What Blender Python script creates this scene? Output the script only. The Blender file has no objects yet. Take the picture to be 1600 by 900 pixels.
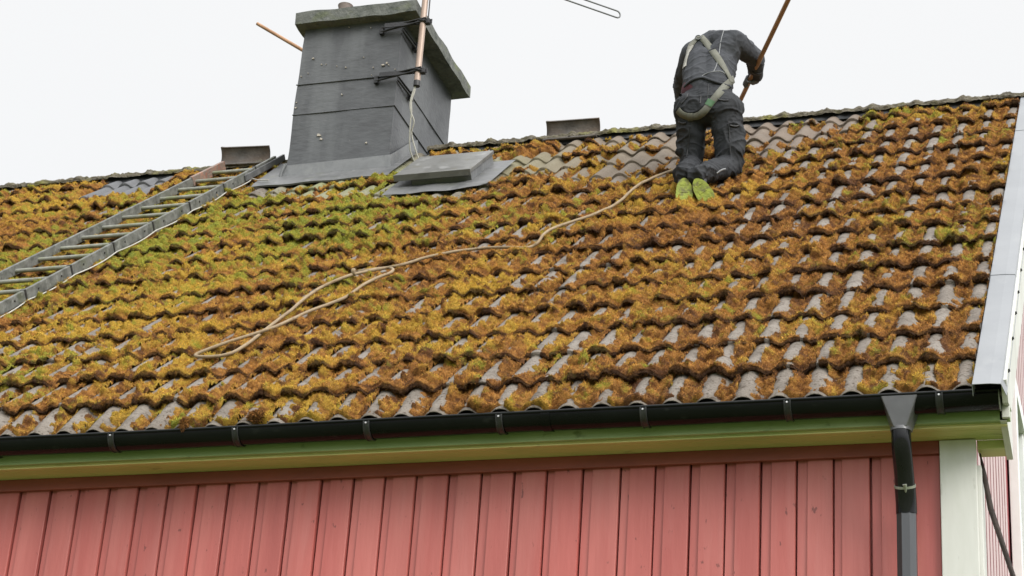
import bpy, bmesh, math, random
import numpy as np
from mathutils import Vector, Matrix
from mathutils.bvhtree import BVHTree
from mathutils import noise as mnoise

random.seed(7)
rng = np.random.default_rng(7)
scene = bpy.context.scene
COL = scene.collection

# ------------------------------------------------------------------ camera
CAMP = np.array([0.5172, -7.9715, -3.1643]); YAW, PIT_C, ROLL, FPX = 0.3279, 0.4327, 0.0735, 3174.4
_F = np.array([-math.sin(YAW)*math.cos(PIT_C), math.cos(YAW)*math.cos(PIT_C), math.sin(PIT_C)])
_R0 = np.array([math.cos(YAW), math.sin(YAW), 0.0]); _U0 = np.cross(_R0, _F)
_R = math.cos(ROLL)*_R0 + math.sin(ROLL)*_U0; _U = -math.sin(ROLL)*_R0 + math.cos(ROLL)*_U0
cd = bpy.data.cameras.new("camera"); cam = bpy.data.objects.new("camera", cd); COL.objects.link(cam)
m = Matrix.Identity(4)
for i in range(3):
    m[i][0] = _R[i]; m[i][1] = _U[i]; m[i][2] = -_F[i]; m[i][3] = CAMP[i]
cam.matrix_world = m
cd.sensor_width = 36; cd.lens = FPX*36/1600; cd.clip_end = 3000; cd.clip_start = 0.1
scene.camera = cam

# ------------------------------------------------------------------ world (overcast)
SUN_EL, SUN_AZ = math.radians(34), math.radians(128)      # azimuth from +Y towards +X
w = bpy.data.worlds.new("World"); scene.world = w; w.use_nodes = True
nt = w.node_tree; nt.nodes.clear()
out = nt.nodes.new("ShaderNodeOutputWorld"); bg = nt.nodes.new("ShaderNodeBackground")
sky = nt.nodes.new("ShaderNodeTexSky"); sky.sky_type = 'NISHITA'; sky.sun_disc = False
sky.sun_elevation = SUN_EL; sky.sun_rotation = SUN_AZ
tc = nt.nodes.new("ShaderNodeTexCoord"); sep = nt.nodes.new("ShaderNodeSeparateXYZ")
nt.links.new(tc.outputs['Generated'], sep.inputs[0])
ramp = nt.nodes.new("ShaderNodeValToRGB"); nt.links.new(sep.outputs['Z'], ramp.inputs[0])
SKY_LOW, SKY_TOP = 6.7, 8.5
r = ramp.color_ramp
r.elements[0].position = 0.0; r.elements[0].color = (0.22, 0.23, 0.24, 1)
r.elements[1].position = 1.0; r.elements[1].color = (1.0, 1.0, 1.0, 1)
e = r.elements.new(0.24); e.color = (0.62, 0.63, 0.64, 1)
e = r.elements.new(0.37); e.color = (0.955, 0.965, 0.975, 1)
e = r.elements.new(0.55); e.color = (0.965, 0.97, 0.975, 1)
nz = nt.nodes.new("ShaderNodeTexNoise"); nz.inputs['Scale'].default_value = 2.2; nz.inputs['Detail'].default_value = 3
nt.links.new(tc.outputs['Generated'], nz.inputs['Vector'])
nzr = nt.nodes.new("ShaderNodeMapRange"); nzr.inputs['To Min'].default_value = 0.985; nzr.inputs['To Max'].default_value = 1.02
nt.links.new(nz.outputs['Fac'], nzr.inputs['Value'])
top = nt.nodes.new("ShaderNodeMapRange"); top.inputs['From Min'].default_value = 0.55; top.inputs['From Max'].default_value = 1.0
top.inputs['To Min'].default_value = SKY_LOW; top.inputs['To Max'].default_value = SKY_TOP
nt.links.new(sep.outputs['Z'], top.inputs['Value'])
mul = nt.nodes.new("ShaderNodeMath"); mul.operation = 'MULTIPLY'
dt = nt.nodes.new("ShaderNodeVectorMath"); dt.operation = 'DOT_PRODUCT'; dt.inputs[1].default_value = (.60, -.58, .55)
nt.links.new(tc.outputs['Generated'], dt.inputs[0])
sb = nt.nodes.new("ShaderNodeMapRange"); sb.inputs['From Min'].default_value = .0; sb.inputs['From Max'].default_value = 1.
sb.inputs['To Min'].default_value = 1.; sb.inputs['To Max'].default_value = 3.2; nt.links.new(dt.outputs['Value'], sb.inputs['Value'])
mul2 = nt.nodes.new("ShaderNodeMath"); mul2.operation = 'MULTIPLY'; nt.links.new(sb.outputs[0], mul2.inputs[1])
nt.links.new(top.outputs[0], mul.inputs[0]); nt.links.new(nzr.outputs[0], mul.inputs[1])
vs = nt.nodes.new("ShaderNodeVectorMath"); vs.operation = 'SCALE'
nt.links.new(mul.outputs[0], mul2.inputs[0])
nt.links.new(ramp.outputs[0], vs.inputs[0]); nt.links.new(mul2.outputs[0], vs.inputs['Scale'])
mx = nt.nodes.new("ShaderNodeMix"); mx.data_type = 'RGBA'; mx.inputs['Factor'].default_value = 0.97
nt.links.new(sky.outputs[0], mx.inputs[6]); nt.links.new(vs.outputs[0], mx.inputs[7])
nt.links.new(mx.outputs[2], bg.inputs[0]); bg.inputs[1].default_value = 0.1
nt.links.new(bg.outputs[0], out.inputs[0])

sd = bpy.data.lights.new("sun", 'SUN'); sun = bpy.data.objects.new("sun", sd); COL.objects.link(sun)
sd.energy = 1.5; sd.angle = math.radians(25); sd.color = (1.0, 0.95, 0.87)
sdir = Vector((math.sin(SUN_AZ)*math.cos(SUN_EL), math.cos(SUN_AZ)*math.cos(SUN_EL), math.sin(SUN_EL)))
sun.rotation_euler = sdir.to_track_quat('Z', 'Y').to_euler(); sun.location = (0, -20, 20)

vsn = scene.view_settings
vsn.view_transform = 'Standard'; vsn.look = 'None'; vsn.gamma = 1; vsn.exposure = 0.55; vsn.use_curve_mapping = False
scene.cycles.max_bounces = 6; scene.cycles.diffuse_bounces = 4

# ------------------------------------------------------------------ helpers
PIT = 0.7162; YE = -0.3; TL = 5.78
CP, SP = math.cos(PIT), math.sin(PIT)
NR = np.array([0, -SP, CP]); TD = np.array([0, CP, SP]); O = np.array([0, YE, 0.0])

def roof(x, t, h=0.0):
    return O + np.array([x, 0, 0]) + t*TD + h*NR
def ray(px, py): return (px-800)/FPX*_R - (py-450)/FPX*_U + _F
def at(px, py, Y):
    d = ray(px, py); return CAMP + d*(Y-CAMP[1])/d[1]
def atz(px, py, Z):
    d = ray(px, py); return CAMP + d*(Z-CAMP[2])/d[2]
def onroof(px, py, h=0.0):
    d = ray(px, py); s = ((O-CAMP)@NR+h)/(d@NR); return CAMP + d*s

def empty(name, label, cat, loc=(0, 0, 0), group=None, kind=None):
    o = bpy.data.objects.new(name, None); COL.objects.link(o); o.location = loc; o.empty_display_size = .1
    tag(o, label, cat, group, kind); return o
def tag(o, label=None, cat=None, group=None, kind=None):
    if label: o['label'] = label
    if cat: o['category'] = cat
    if group: o['group'] = group
    if kind: o['kind'] = kind
    return o
def wloc(o):
    v = Vector((0, 0, 0))
    while o is not None:
        v = v + Vector(o.location); o = o.parent
    return v

class MB:
    """collects geometry in world coordinates, links it as ONE mesh object"""
    def __init__(s): s.v = []; s.f = []; s.sm = []
    def add(s, vs, fs, smooth=False):
        n = len(s.v); s.v += [tuple(map(float, v)) for v in vs]
        for f in fs: s.f.append(tuple(i+n for i in f)); s.sm.append(smooth)
    def box(s, a, b, bevel=0.0):
        s.frame((np.array(a)+np.array(b))/2, (1, 0, 0), (0, 1, 0), (0, 0, 1), [abs(b[i]-a[i]) for i in range(3)], bevel)
    def frame(s, c, X, Y, Z, size, bevel=0.0):
        c = np.array(c, float); X, Y, Z = [np.array(k, float)/np.linalg.norm(k) for k in (X, Y, Z)]
        hx, hy, hz = [k/2 for k in size]
        if bevel <= 0:
            vs = [c + X*hx*i + Y*hy*j + Z*hz*k for k in (-1, 1) for j in (-1, 1) for i in (-1, 1)]
            s.add(vs, [(0, 2, 3, 1), (4, 5, 7, 6), (0, 1, 5, 4), (2, 6, 7, 3), (0, 4, 6, 2), (1, 3, 7, 5)]); return
        bm = bmesh.new(); bmesh.ops.create_cube(bm, size=1)
        for v in bm.verts: v.co = Vector((v.co.x*size[0], v.co.y*size[1], v.co.z*size[2]))
        bmesh.ops.bevel(bm, geom=list(bm.edges), offset=bevel, segments=2, affect='EDGES', profile=.6)
        bm.verts.index_update()
        s.add([c + X*v.co.x + Y*v.co.y + Z*v.co.z for v in bm.verts], [tuple(v.index for v in f.verts) for f in bm.faces])
        bm.free()
    def tube(s, pts, r, n=10, caps=True, smooth=True, flat=None):
        pts = [np.array(p, float) for p in pts]
        rs = r if hasattr(r, '__len__') else [r]*len(pts)
        up = None; rings = []
        for i, p in enumerate(pts):
            d = pts[min(i+1, len(pts)-1)] - pts[max(i-1, 0)]; d = d/np.linalg.norm(d)
            if up is None:
                a = np.array([0, 0, 1.0]) if abs(d[2]) < .9 else np.array([0, 1.0, 0]); 
                if flat is not None: a = np.array(flat, float)
                up = a
            u = up - d*(up@d); u /= np.linalg.norm(u); up = u; v = np.cross(d, u)
            rings.append([p + rs[i]*(math.cos(2*math.pi*k/n)*u + math.sin(2*math.pi*k/n)*v) for k in range(n)])
        vs = [q for ring in rings for q in ring]; fs = []
        for i in range(len(pts)-1):
            for k in range(n):
                a = i*n+k; b = i*n+(k+1) % n
                fs.append((a, b, b+n, a+n))
        s.add(vs, fs, smooth)
        if caps:
            s.add(rings[0], [tuple(range(n))[::-1]]); s.add(rings[-1], [tuple(range(n))])
    def sheet(s, quad, th):
        """a thin slab below a quad (world corners, counter clockwise seen from outside)"""
        q = [np.array(p, float) for p in quad]; nn = np.cross(q[1]-q[0], q[-1]-q[0]); nn /= np.linalg.norm(nn)
        k = len(q); vs = q + [p - nn*th for p in q]
        fs = [tuple(range(k)), tuple(range(k, 2*k))[::-1]] + [(i, i+k, (i+1) % k + k, (i+1) % k) for i in range(k)]
        s.add(vs, fs)
    def build(s, name, mat, parent=None, bevel=None, subd=0):
        off = wloc(parent) if parent is not None else None
        if parent is None:
            a = np.array(s.v); off = Vector((float(a[:, 0].mean()), float(a[:, 1].mean()), float(a[:, 2].min())))
        me = bpy.data.meshes.new(name)
        me.from_pydata([(v[0]-off[0], v[1]-off[1], v[2]-off[2]) for v in s.v], [], s.f)
        me.polygons.foreach_set('use_smooth', s.sm); me.materials.append(mat); me.update()
        o = bpy.data.objects.new(name, me); COL.objects.link(o)
        if parent is not None: o.parent = parent
        else: o.location = off
        if bevel:
            bv = o.modifiers.new('bevel', 'BEVEL'); bv.width = bevel; bv.segments = 2; bv.limit_method = 'ANGLE'
        return o

def npmesh(name, V, F, mat, parent=None, smooth=True, attrs=None, off=(0, 0, 0), mats=None, midx=None):
    """V (n,3) F (m,k) numpy"""
    me = bpy.data.meshes.new(name); V = np.asarray(V, np.float32) - np.asarray(off, np.float32)
    k = F.shape[1]; me.vertices.add(len(V)); me.vertices.foreach_set('co', V.ravel())
    me.loops.add(F.size); me.loops.foreach_set('vertex_index', F.ravel().astype(np.int32))
    me.polygons.add(len(F)); me.polygons.foreach_set('loop_start', np.arange(0, F.size, k, dtype=np.int32))
    me.polygons.foreach_set('loop_total', np.full(len(F), k, np.int32))
    me.polygons.foreach_set('use_smooth', np.full(len(F), smooth))
    me.materials.append(mat)
    if attrs:
        for an, av in attrs.items():
            a = me.attributes.new(an, 'FLOAT', 'POINT'); a.data.foreach_set('value', np.asarray(av, np.float32))
    me.update(calc_edges=True)
    o = bpy.data.objects.new(name, me); COL.objects.link(o)
    if parent is not None: o.parent = parent
    else: o.location = off
    return o

# --- materials
def lin(c): return tuple(((v/255)/12.92 if v/255 <= .04045 else ((v/255+.055)/1.055)**2.4) for v in c)+(1,)
def mat(name, cols, scale=8, rough=.6, bump=0., bscale=60, stretch=(1, 1, 1), spec=.5, metallic=0., det=5, pos=(.35, .65), extra=None, bdist=.01, rrange=None):
    """cols: list of linear rgb blended by noise; extra: list of (colour, scale, lo, hi, strength, stretch)"""
    M = bpy.data.materials.new(name); M.use_nodes = True; n = M.node_tree.nodes; L = M.node_tree.links
    b = n['Principled BSDF']; b.inputs['Roughness'].default_value = rough; b.inputs['Metallic'].default_value = metallic
    b.inputs['Specular IOR Level'].default_value = spec
    tc = n.new('ShaderNodeTexCoord'); mp = n.new('ShaderNodeMapping'); mp.inputs['Scale'].default_value = stretch
    L.new(tc.outputs['Object'], mp.inputs[0])
    nz = n.new('ShaderNodeTexNoise'); nz.inputs['Scale'].default_value = scale; nz.inputs['Detail'].default_value = det
    nz.inputs['Roughness'].default_value = .62; L.new(mp.outputs[0], nz.inputs['Vector'])
    rp = n.new('ShaderNodeValToRGB'); L.new(nz.outputs['Fac'], rp.inputs[0])
    cr = rp.color_ramp
    for i, c in enumerate(cols):
        p = pos[0] + (pos[1]-pos[0])*i/max(1, len(cols)-1)
        if i < 2: el = cr.elements[i]; el.position = p
        else: el = cr.elements.new(p)
        el.color = tuple(c[:3])+(1,)
    if len(cols) == 1: cr.elements[1].color = tuple(cols[0][:3])+(1,)
    colout = rp.outputs[0]
    for (c, sc, lo, hi, st, sx) in (extra or []):
        mp2 = n.new('ShaderNodeMapping'); mp2.inputs['Scale'].default_value = sx; mp2.inputs['Location'].default_value = (sc*.37, 1.3, sc*.11)
        L.new(tc.outputs['Object'], mp2.inputs[0])
        z = n.new('ShaderNodeTexNoise'); z.inputs['Scale'].default_value = sc; z.inputs['Detail'].default_value = 4
        L.new(mp2.outputs[0], z.inputs['Vector'])
        mr = n.new('ShaderNodeMapRange'); mr.inputs['From Min'].default_value = lo; mr.inputs['From Max'].default_value = hi
        mr.inputs['To Max'].default_value = st; L.new(z.outputs['Fac'], mr.inputs['Value'])
        mm = n.new('ShaderNodeMix'); mm.data_type = 'RGBA'; L.new(mr.outputs[0], mm.inputs[0]); L.new(colout, mm.inputs[6])
        mm.inputs[7].default_value = tuple(c[:3])+(1,); colout = mm.outputs[2]
    L.new(colout, b.inputs['Base Color'])
    if rrange:
        mr = n.new('ShaderNodeMapRange'); mr.inputs['To Min'].default_value = rrange[0]; mr.inputs['To Max'].default_value = rrange[1]
        L.new(nz.outputs['Fac'], mr.inputs['Value']); L.new(mr.outputs[0], b.inputs['Roughness'])
    if bump:
        bz = n.new('ShaderNodeTexNoise'); bz.inputs['Scale'].default_value = bscale; bz.inputs['Detail'].default_value = 4
        L.new(mp.outputs[0], bz.inputs['Vector']); bn = n.new('ShaderNodeBump'); bn.inputs['Strength'].default_value = bump
        bn.inputs['Distance'].default_value = bdist; L.new(bz.outputs['Fac'], bn.inputs['Height']); L.new(bn.outputs[0], b.inputs['Normal'])
    return M

M_red = mat('red_paint', [(.33, .078, .071), (.45, .118, .105), (.40, .095, .086)], 1.6, .5, .6, 36, (1, 1, .12), spec=.45, bdist=.004,
            extra=[((.52, .175, .155), 1.0, .44, .60, .40, (7.3, .01, .01)), ((.30, .07, .062), 2.2, .45, .7, .55, (1, 1, .3)), ((.47, .165, .15), 9, .52, .72, .45, (1.4, 1, .15)), ((.10, .03, .028), 38, .69, .74, .7, (1, 1, .5))])
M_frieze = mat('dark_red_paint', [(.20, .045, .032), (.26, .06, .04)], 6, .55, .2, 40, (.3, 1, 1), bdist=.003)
M_fascia = mat('green_stained_paint', [(.19, .26, .095), (.26, .34, .14), (.22, .30, .115)], 3, .5, .2, 40, (.25, 1, 1), bdist=.003,
               extra=[((.40, .46, .25), 7, .52, .7, .5, (.3, 1, 2)), ((.07, .10, .03), 15, .66, .74, .6, (.6, 1, 1))])
M_soffit = mat('yellow_green_paint', [(.50, .44, .17), (.58, .53, .22), (.54, .50, .20)], 3, .5, .15, 40, (.2, 1, 1), bdist=.003,
               extra=[((.30, .40, .14), 2.5, .5, .7, .6, (.5, 1, 1)), ((.12, .12, .05), 20, .68, .76, .5, (.4, 1, 1))])
M_white = mat('weathered_white_paint', [(.50, .50, .46), (.60, .60, .57)], 5, .5, .2, 40, (1, 1, .2), bdist=.003,
              extra=[((.38, .40, .30), 6, .58, .80, .4, (1, 1, .5)), ((.25, .24, .20), 30, .66, .76, .4, (1, 1, .4))])
M_clean = mat('white_paint', [(.70, .71, .70), (.76, .77, .76)], 4, .45, .1, 50)
M_gutter = mat('black_gutter_paint', [(.004, .0045, .0045), (.007, .008, .0075)], 6, .2, .05, 12, (.3, 1, 1), spec=.16, bdist=.003, rrange=(.10, .22),
               extra=[((.03, .032, .028), 30, .62, .75, .3, (.5, 1, 1))])
M_pipe = mat('dark_grey_downpipe', [(.05, .052, .056), (.075, .077, .082)], 8, .3, .1, 25, (1, 1, .1), metallic=.35, bdist=.003, rrange=(.2, .4))
M_brk = mat('dark_bracket_metal', [(.018, .019, .019), (.035, .036, .036)], 30, .3, spec=.4)
M_pipeb = mat('glossy_black_pipe', [(.006, .006, .007), (.011, .011, .012)], 8, .15, .06, 20, (1, 1, .3), spec=.32, bdist=.003, rrange=(.05, .14))
M_flash = mat('light_grey_sheet_metal', [(.205, .215, .23), (.24, .25, .265)], 2, .5, .12, 12, metallic=.15, bdist=.006, rrange=(.4, .6),
              extra=[((.28, .29, .30), 10, .58, .75, .5, (1, .3, .3))])
M_leadgrey = mat('grey_painted_sheet', [(.105, .11, .115), (.15, .155, .16), (.125, .13, .135)], 4, .5, .35, 16, spec=.4, bdist=.01,
                 extra=[((.20, .205, .2), 12, .55, .72, .5, (1, 1, .5)), ((.05, .055, .05), 25, .62, .74, .4, (1, 1, 1))])
M_leadlight = mat('pale_grey_zinc_sheet', [(.075, .078, .08), (.12, .122, .124), (.095, .098, .1)], 5, .45, .3, 14, spec=.4, bdist=.008,
                  extra=[((.22, .22, .22), 16, .58, .72, .5, (1, 1, 1)), ((.08, .09, .05), 8, .58, .75, .45, (1, 1, 1))])
M_chim = mat('dark_rendered_chimney', [(.046, .048, .052), (.066, .069, .074), (.055, .058, .063)], 5, .5, .5, 30, spec=.45, bdist=.006, stretch=(.55, 1, 1.3), rrange=(.38, .62),
             extra=[((.105, .11, .115), 2.6, .46, .62, .7, (2.2, 1, .5)), ((.032, .033, .035), 14, .6, .74, .5, (.5, 1, 2)), ((.42, .38, .33), 34, .755, .77, .9, (.8, .8, 1))])
M_cap = mat('mossy_concrete_cap', [(.055, .062, .055), (.12, .125, .115), (.085, .09, .082)], 7, .85, .8, 30, bdist=.012,
            extra=[((.14, .16, .065), 9, .54, .72, .6, (.6, 1, 1)), ((.24, .24, .22), 22, .6, .75, .5, (1, 1, 1))])
M_pot = mat('brown_clay_flue', [(.13, .10, .09), (.20, .16, .14)], 8, .7, .4, 30)
M_tilegrey = mat('grey_concrete_ridge_tile', [(.06, .052, .046), (.09, .08, .073), (.12, .108, .098)], 9, .8, .6, 60, bdist=.006,
                 extra=[((.14, .085, .05), 4, .5, .7, .7, (.5, 1, 1)), ((.22, .21, .2), 40, .68, .74, .4, (1, 1, 1))])
M_black = mat('black_iron', [(.012, .012, .013), (.02, .02, .022)], 20, .45, .3, 50, spec=.4)
M_strip = mat('black_plastic_strip', [(.014, .015, .017), (.024, .025, .028)], 10, .4, .2, 40, spec=.5)
M_mast = mat('brown_copper_tube', [(.25, .17, .13), (.36, .27, .22), (.30, .22, .175)], 10, .45, .1, 50, (1, 1, .15), metallic=.2,
             extra=[((.50, .42, .36), 14, .55, .7, .6, (1, 1, .2)), ((.16, .10, .07), 8, .6, .75, .6, (1, 1, .3))])
M_wood = mat('orange_wood_handle', [(.27, .14, .065), (.38, .21, .11)], 12, .5, .2, 60, (1, 1, .15))
M_wirew = mat('white_cable_sheath', [(.36, .35, .31), (.43, .42, .38)], 30, .7)
M_rope = mat('beige_rope', [(.20, .145, .085), (.29, .22, .14), (.245, .185, .11)], 30, .85, .8, 260, bdist=.004,
             extra=[((.20, .13, .06), 9, .55, .72, .6, (1, 1, 1))])
M_ladder = mat('weathered_grey_ladder', [(.065, .068, .06), (.115, .118, .108), (.16, .163, .152)], 14, .65, .5, 70, bdist=.004,
               extra=[((.24, .245, .23), 30, .56, .7, .6, (1, 1, 1)), ((.08, .09, .045), 6, .54, .72, .6, (1, 1, 1)), ((.05, .05, .045), 26, .62, .7, .7, (1, 1, 1))])
M_rung = mat('lichen_grey_rung', [(.16, .165, .14), (.25, .255, .22)], 20, .7, .5, 80, bdist=.003,
             extra=[((.14, .16, .06), 9, .5, .7, .7, (1, 1, 1)), ((.40, .24, .04), 5, .68, .75, .8, (1, 1, 1))])
M_rust = mat('rusty_ladder_end', [(.26, .11, .075), (.18, .15, .13), (.33, .17, .12)], 16, .7, .5, 70)
M_alu = mat('bare_aluminium', [(.35, .36, .37), (.45, .46, .47)], 20, .35, metallic=.7)
M_grass = mat('lawn', [(.055, .085, .025), (.09, .12, .04), (.11, .12, .05)], .6, .95, .5, 9, det=8, bdist=.05)
M_glass = mat('dull_window_glass', [(.10, .13, .10), (.15, .18, .14)], 2, .08, spec=.8)
M_bark = mat('dark_bark_strip', [(.018, .012, .010), (.045, .03, .025)], 26, .75, .9, 60, (1, 1, .4), bdist=.01)
M_screw = mat('dark_screw', [(.02, .02, .02)], 5, .5)
M_galv = mat('silver_rivet', [(.5, .5, .5)], 5, .4, metallic=.6)

# roof tiles
def tile_material(name, a, b, c, speck):
    return mat(name, [a, b, c], 6, .85, .8, 70, bdist=.008, pos=(.3, .7),
               extra=[(speck, 48, .57, .66, .8, (1, 1, 1)), ((.07, .055, .04), 12, .58, .74, .55, (1, 1, 1)), ((.36, .34, .31), 90, .66, .74, .5, (1, 1, 1))])
M_tile = tile_material('concrete_tile', (.095, .078, .062), (.160, .137, .115), (.20, .177, .153), (.045, .030, .018))
# cleaned area: pinkish brown, read from a vertex attribute (a real difference of the tiles' surface)
def add_attr_tint(M, attr, col, fac=1.0):
    n = M.node_tree.nodes; L = M.node_tree.links; b = n['Principled BSDF']
    src = b.inputs['Base Color'].links[0].from_socket
    at_ = n.new('ShaderNodeAttribute'); at_.attribute_name = attr
    mp = n.new('ShaderNodeMath'); mp.operation = 'MULTIPLY'; mp.inputs[1].default_value = fac; L.new(at_.outputs['Fac'], mp.inputs[0])
    mm = n.new('ShaderNodeMix'); mm.data_type = 'RGBA'; L.new(mp.outputs[0], mm.inputs[0]); L.new(src, mm.inputs[6]); mm.inputs[7].default_value = tuple(col)+(1,)
    L.new(mm.outputs[2], b.inputs['Base Color'])
add_attr_tint(M_tile, 'clean', (.135, .10, .073), .75)
add_attr_tint(M_tile, 'new', (.105, .11, .12), .9)
add_attr_tint(M_tile, 'greenish', (.19, .22, .08), .6)

def moss_material(name):
    M = bpy.data.materials.new(name); M.use_nodes = True; n = M.node_tree.nodes; L = M.node_tree.links
    b = n['Principled BSDF']; b.inputs['Roughness'].default_value = .9; b.inputs['Specular IOR Level'].default_value = .15
    tc = n.new('ShaderNodeTexCoord')
    def N(sc, det=3, off=0.):
        mp = n.new('ShaderNodeMapping'); mp.inputs['Location'].default_value = (off, off*.7, off*1.9); L.new(tc.outputs['Object'], mp.inputs[0])
        z = n.new('ShaderNodeTexNoise'); z.inputs['Scale'].default_value = sc; z.inputs['Detail'].default_value = det; z.inputs['Roughness'].default_value = .6
        L.new(mp.outputs[0], z.inputs['Vector']); return z.outputs['Fac']
    def A(nm):
        a = n.new('ShaderNodeAttribute'); a.attribute_name = nm; return a.outputs['Fac']
    def MR(v, lo, hi, a=0., c=1.):
        q = n.new('ShaderNodeMapRange'); L.new(v, q.inputs['Value'])
        q.inputs['From Min'].default_value = lo; q.inputs['From Max'].default_value = hi; q.inputs['To Min'].default_value = a; q.inputs['To Max'].default_value = c
        return q.outputs[0]
    def MIX(f, c1, c2):
        q = n.new('ShaderNodeMix'); q.data_type = 'RGBA'; L.new(f, q.inputs[0])
        for s, c in ((6, c1), (7, c2)):
            if isinstance(c, tuple): q.inputs[s].default_value = c+(1,)
            else: L.new(c, q.inputs[s])
        return q.outputs[2]
    def ADD(a, c, op='ADD'):
        q = n.new('ShaderNodeMath'); q.operation = op; q.use_clamp = op == 'MULTIPLY'
        for s, v in ((0, a), (1, c)):
            if isinstance(v, float): q.inputs[s].default_value = v
            else: L.new(v, q.inputs[s])
        return q.outputs[0]
    c = MIX(MR(N(26, 4), .35, .65), (.26, .105, .032), (.70, .335, .085))        # rust brown to orange
    c = MIX(MR(A('hue'), .60, 1.05), c, (.76, .49, .07))                            # golden yellow cushions
    c = MIX(MR(N(7, 3, 3.1), .58, .72, 0., .6), c, (.72, .45, .08))
    c = MIX(MR(A('hue'), .28, .0), c, (.17, .075, .035))                           # dark brown cushions
    g0_ = ADD(N(13, 4, 9.), .53, 'SUBTRACT'); gsum = ADD(ADD(A('green'), g0_), g0_)
    c = MIX(MR(gsum, .42, .75), c, (.44, .42, .055))                               # yellow green
    c = MIX(MR(gsum, .80, 1.1), c, (.36, .40, .07))
    c = MIX(MR(A('dead_shade'), .25, 1., 0., .88), c, (.062, .033, .020))                  # brown dead stems plus painted shade on lip fronts and in crevices
    c = MIX(MR(N(150, 2, 5.), .52, .72, 0., .45), c, (.09, .045, .018))
    sc_ = n.new('ShaderNodeVectorMath'); sc_.operation = 'SCALE'; L.new(c, sc_.inputs[0]); L.new(A('lum'), sc_.inputs['Scale']); c = sc_.outputs[0]
    L.new(c, b.inputs['Base Color'])
    bn = n.new('ShaderNodeBump'); bn.inputs['Strength'].default_value = .9; bn.inputs['Distance'].default_value = .012
    L.new(N(220, 3), bn.inputs['Height']); L.new(bn.outputs[0], b.inputs['Normal'])
    return M
M_moss = moss_material('moss')

# --- numpy noise
def _hash(ix, iy, seed):
    with np.errstate(over='ignore'):
        h = (ix.astype(np.uint64)*np.uint64(374761393) + iy.astype(np.uint64)*np.uint64(668265263) + np.uint64(seed*2246822519 & 0xffffffff)) & np.uint64(0xffffffff)
        h = ((h ^ (h >> np.uint64(13)))*np.uint64(1274126177)) & np.uint64(0xffffffff)
        h = (h ^ (h >> np.uint64(16)))*np.uint64(2246822519) & np.uint64(0xffffffff)
        h = h ^ (h >> np.uint64(15))
    return h.astype(np.float64)/4294967295.0
def vnoise(x, y, seed=0):
    x = x+1000.; y = y+1000.
    ix = np.floor(x); iy = np.floor(y); fx = x-ix; fy = y-iy; fx = fx*fx*(3-2*fx); fy = fy*fy*(3-2*fy)
    ix = ix.astype(np.int64); iy = iy.astype(np.int64)
    a = _hash(ix, iy, seed); b_ = _hash(ix+1, iy, seed); c = _hash(ix, iy+1, seed); d = _hash(ix+1, iy+1, seed)
    return (a*(1-fx)+b_*fx)*(1-fy)+(c*(1-fx)+d*fx)*fy
def fbm(x, y, seed=0, o=3):
    s = 0; a = .5; tot = 0
    for i in range(o):
        s = s + a*vnoise(x*2**i, y*2**i, seed+i*17); tot += a; a *= .5
    return s/tot
def cells(x, y, size, seed, jit=.85):
    """distance to nearest jittered point / size, and that cell's random number"""
    x = x/size+500.; y = y/size+500.; ix = np.floor(x).astype(np.int64); iy = np.floor(y).astype(np.int64)
    best = np.full(x.shape, 9.); idr = np.zeros(x.shape)
    for dx in (-1, 0, 1):
        for dy in (-1, 0, 1):
            jx = ix+dx; jy = iy+dy
            px = jx+.5+jit*(_hash(jx, jy, seed)-.5); py = jy+.5+jit*(_hash(jx, jy, seed+5)-.5)
            d = np.hypot(px-x, py-y); mk = d < best
            best = np.where(mk, d, best); idr = np.where(mk, _hash(jx, jy, seed+9), idr)
    return best, idr
def gauss(x, t, cx, ct, sx, st):
    return np.exp(-(((x-cx)/sx)**2+((t-ct)/st)**2))
def sstep(a, b, v):
    q = np.clip((v-a)/(b-a), 0, 1); return q*q*(3-2*q)
def polymask(x, t, poly):
    """soft inside mask of a convex polygon given counter clockwise in (x,t)"""
    m_ = np.full(x.shape, 9.)
    for i in range(len(poly)):
        a = poly[i]; b_ = poly[(i+1) % len(poly)]; ex, et = b_[0]-a[0], b_[1]-a[1]; l = math.hypot(ex, et)
        m_ = np.minimum(m_, (ex*(t-a[1])-et*(x-a[0]))/l)
    return m_

# ------------------------------------------------------------------ ground
g = MB(); g.add([(-400, -400, -4.8), (400, -400, -4.8), (400, 400, -4.8), (-400, 400, -4.8)], [(0, 1, 2, 3)])
go = g.build('ground', M_grass); tag(go, 'green lawn around the house', 'ground', kind='structure')

# ------------------------------------------------------------------ house
XL = -9.8; XG = -0.15; XV = -0.115; DEP = 8.12
house = empty('house', 'red wooden house with a mossy tiled roof, dark chimney and black gutter', 'house', (-4.0, 0, -4.8))

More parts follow.
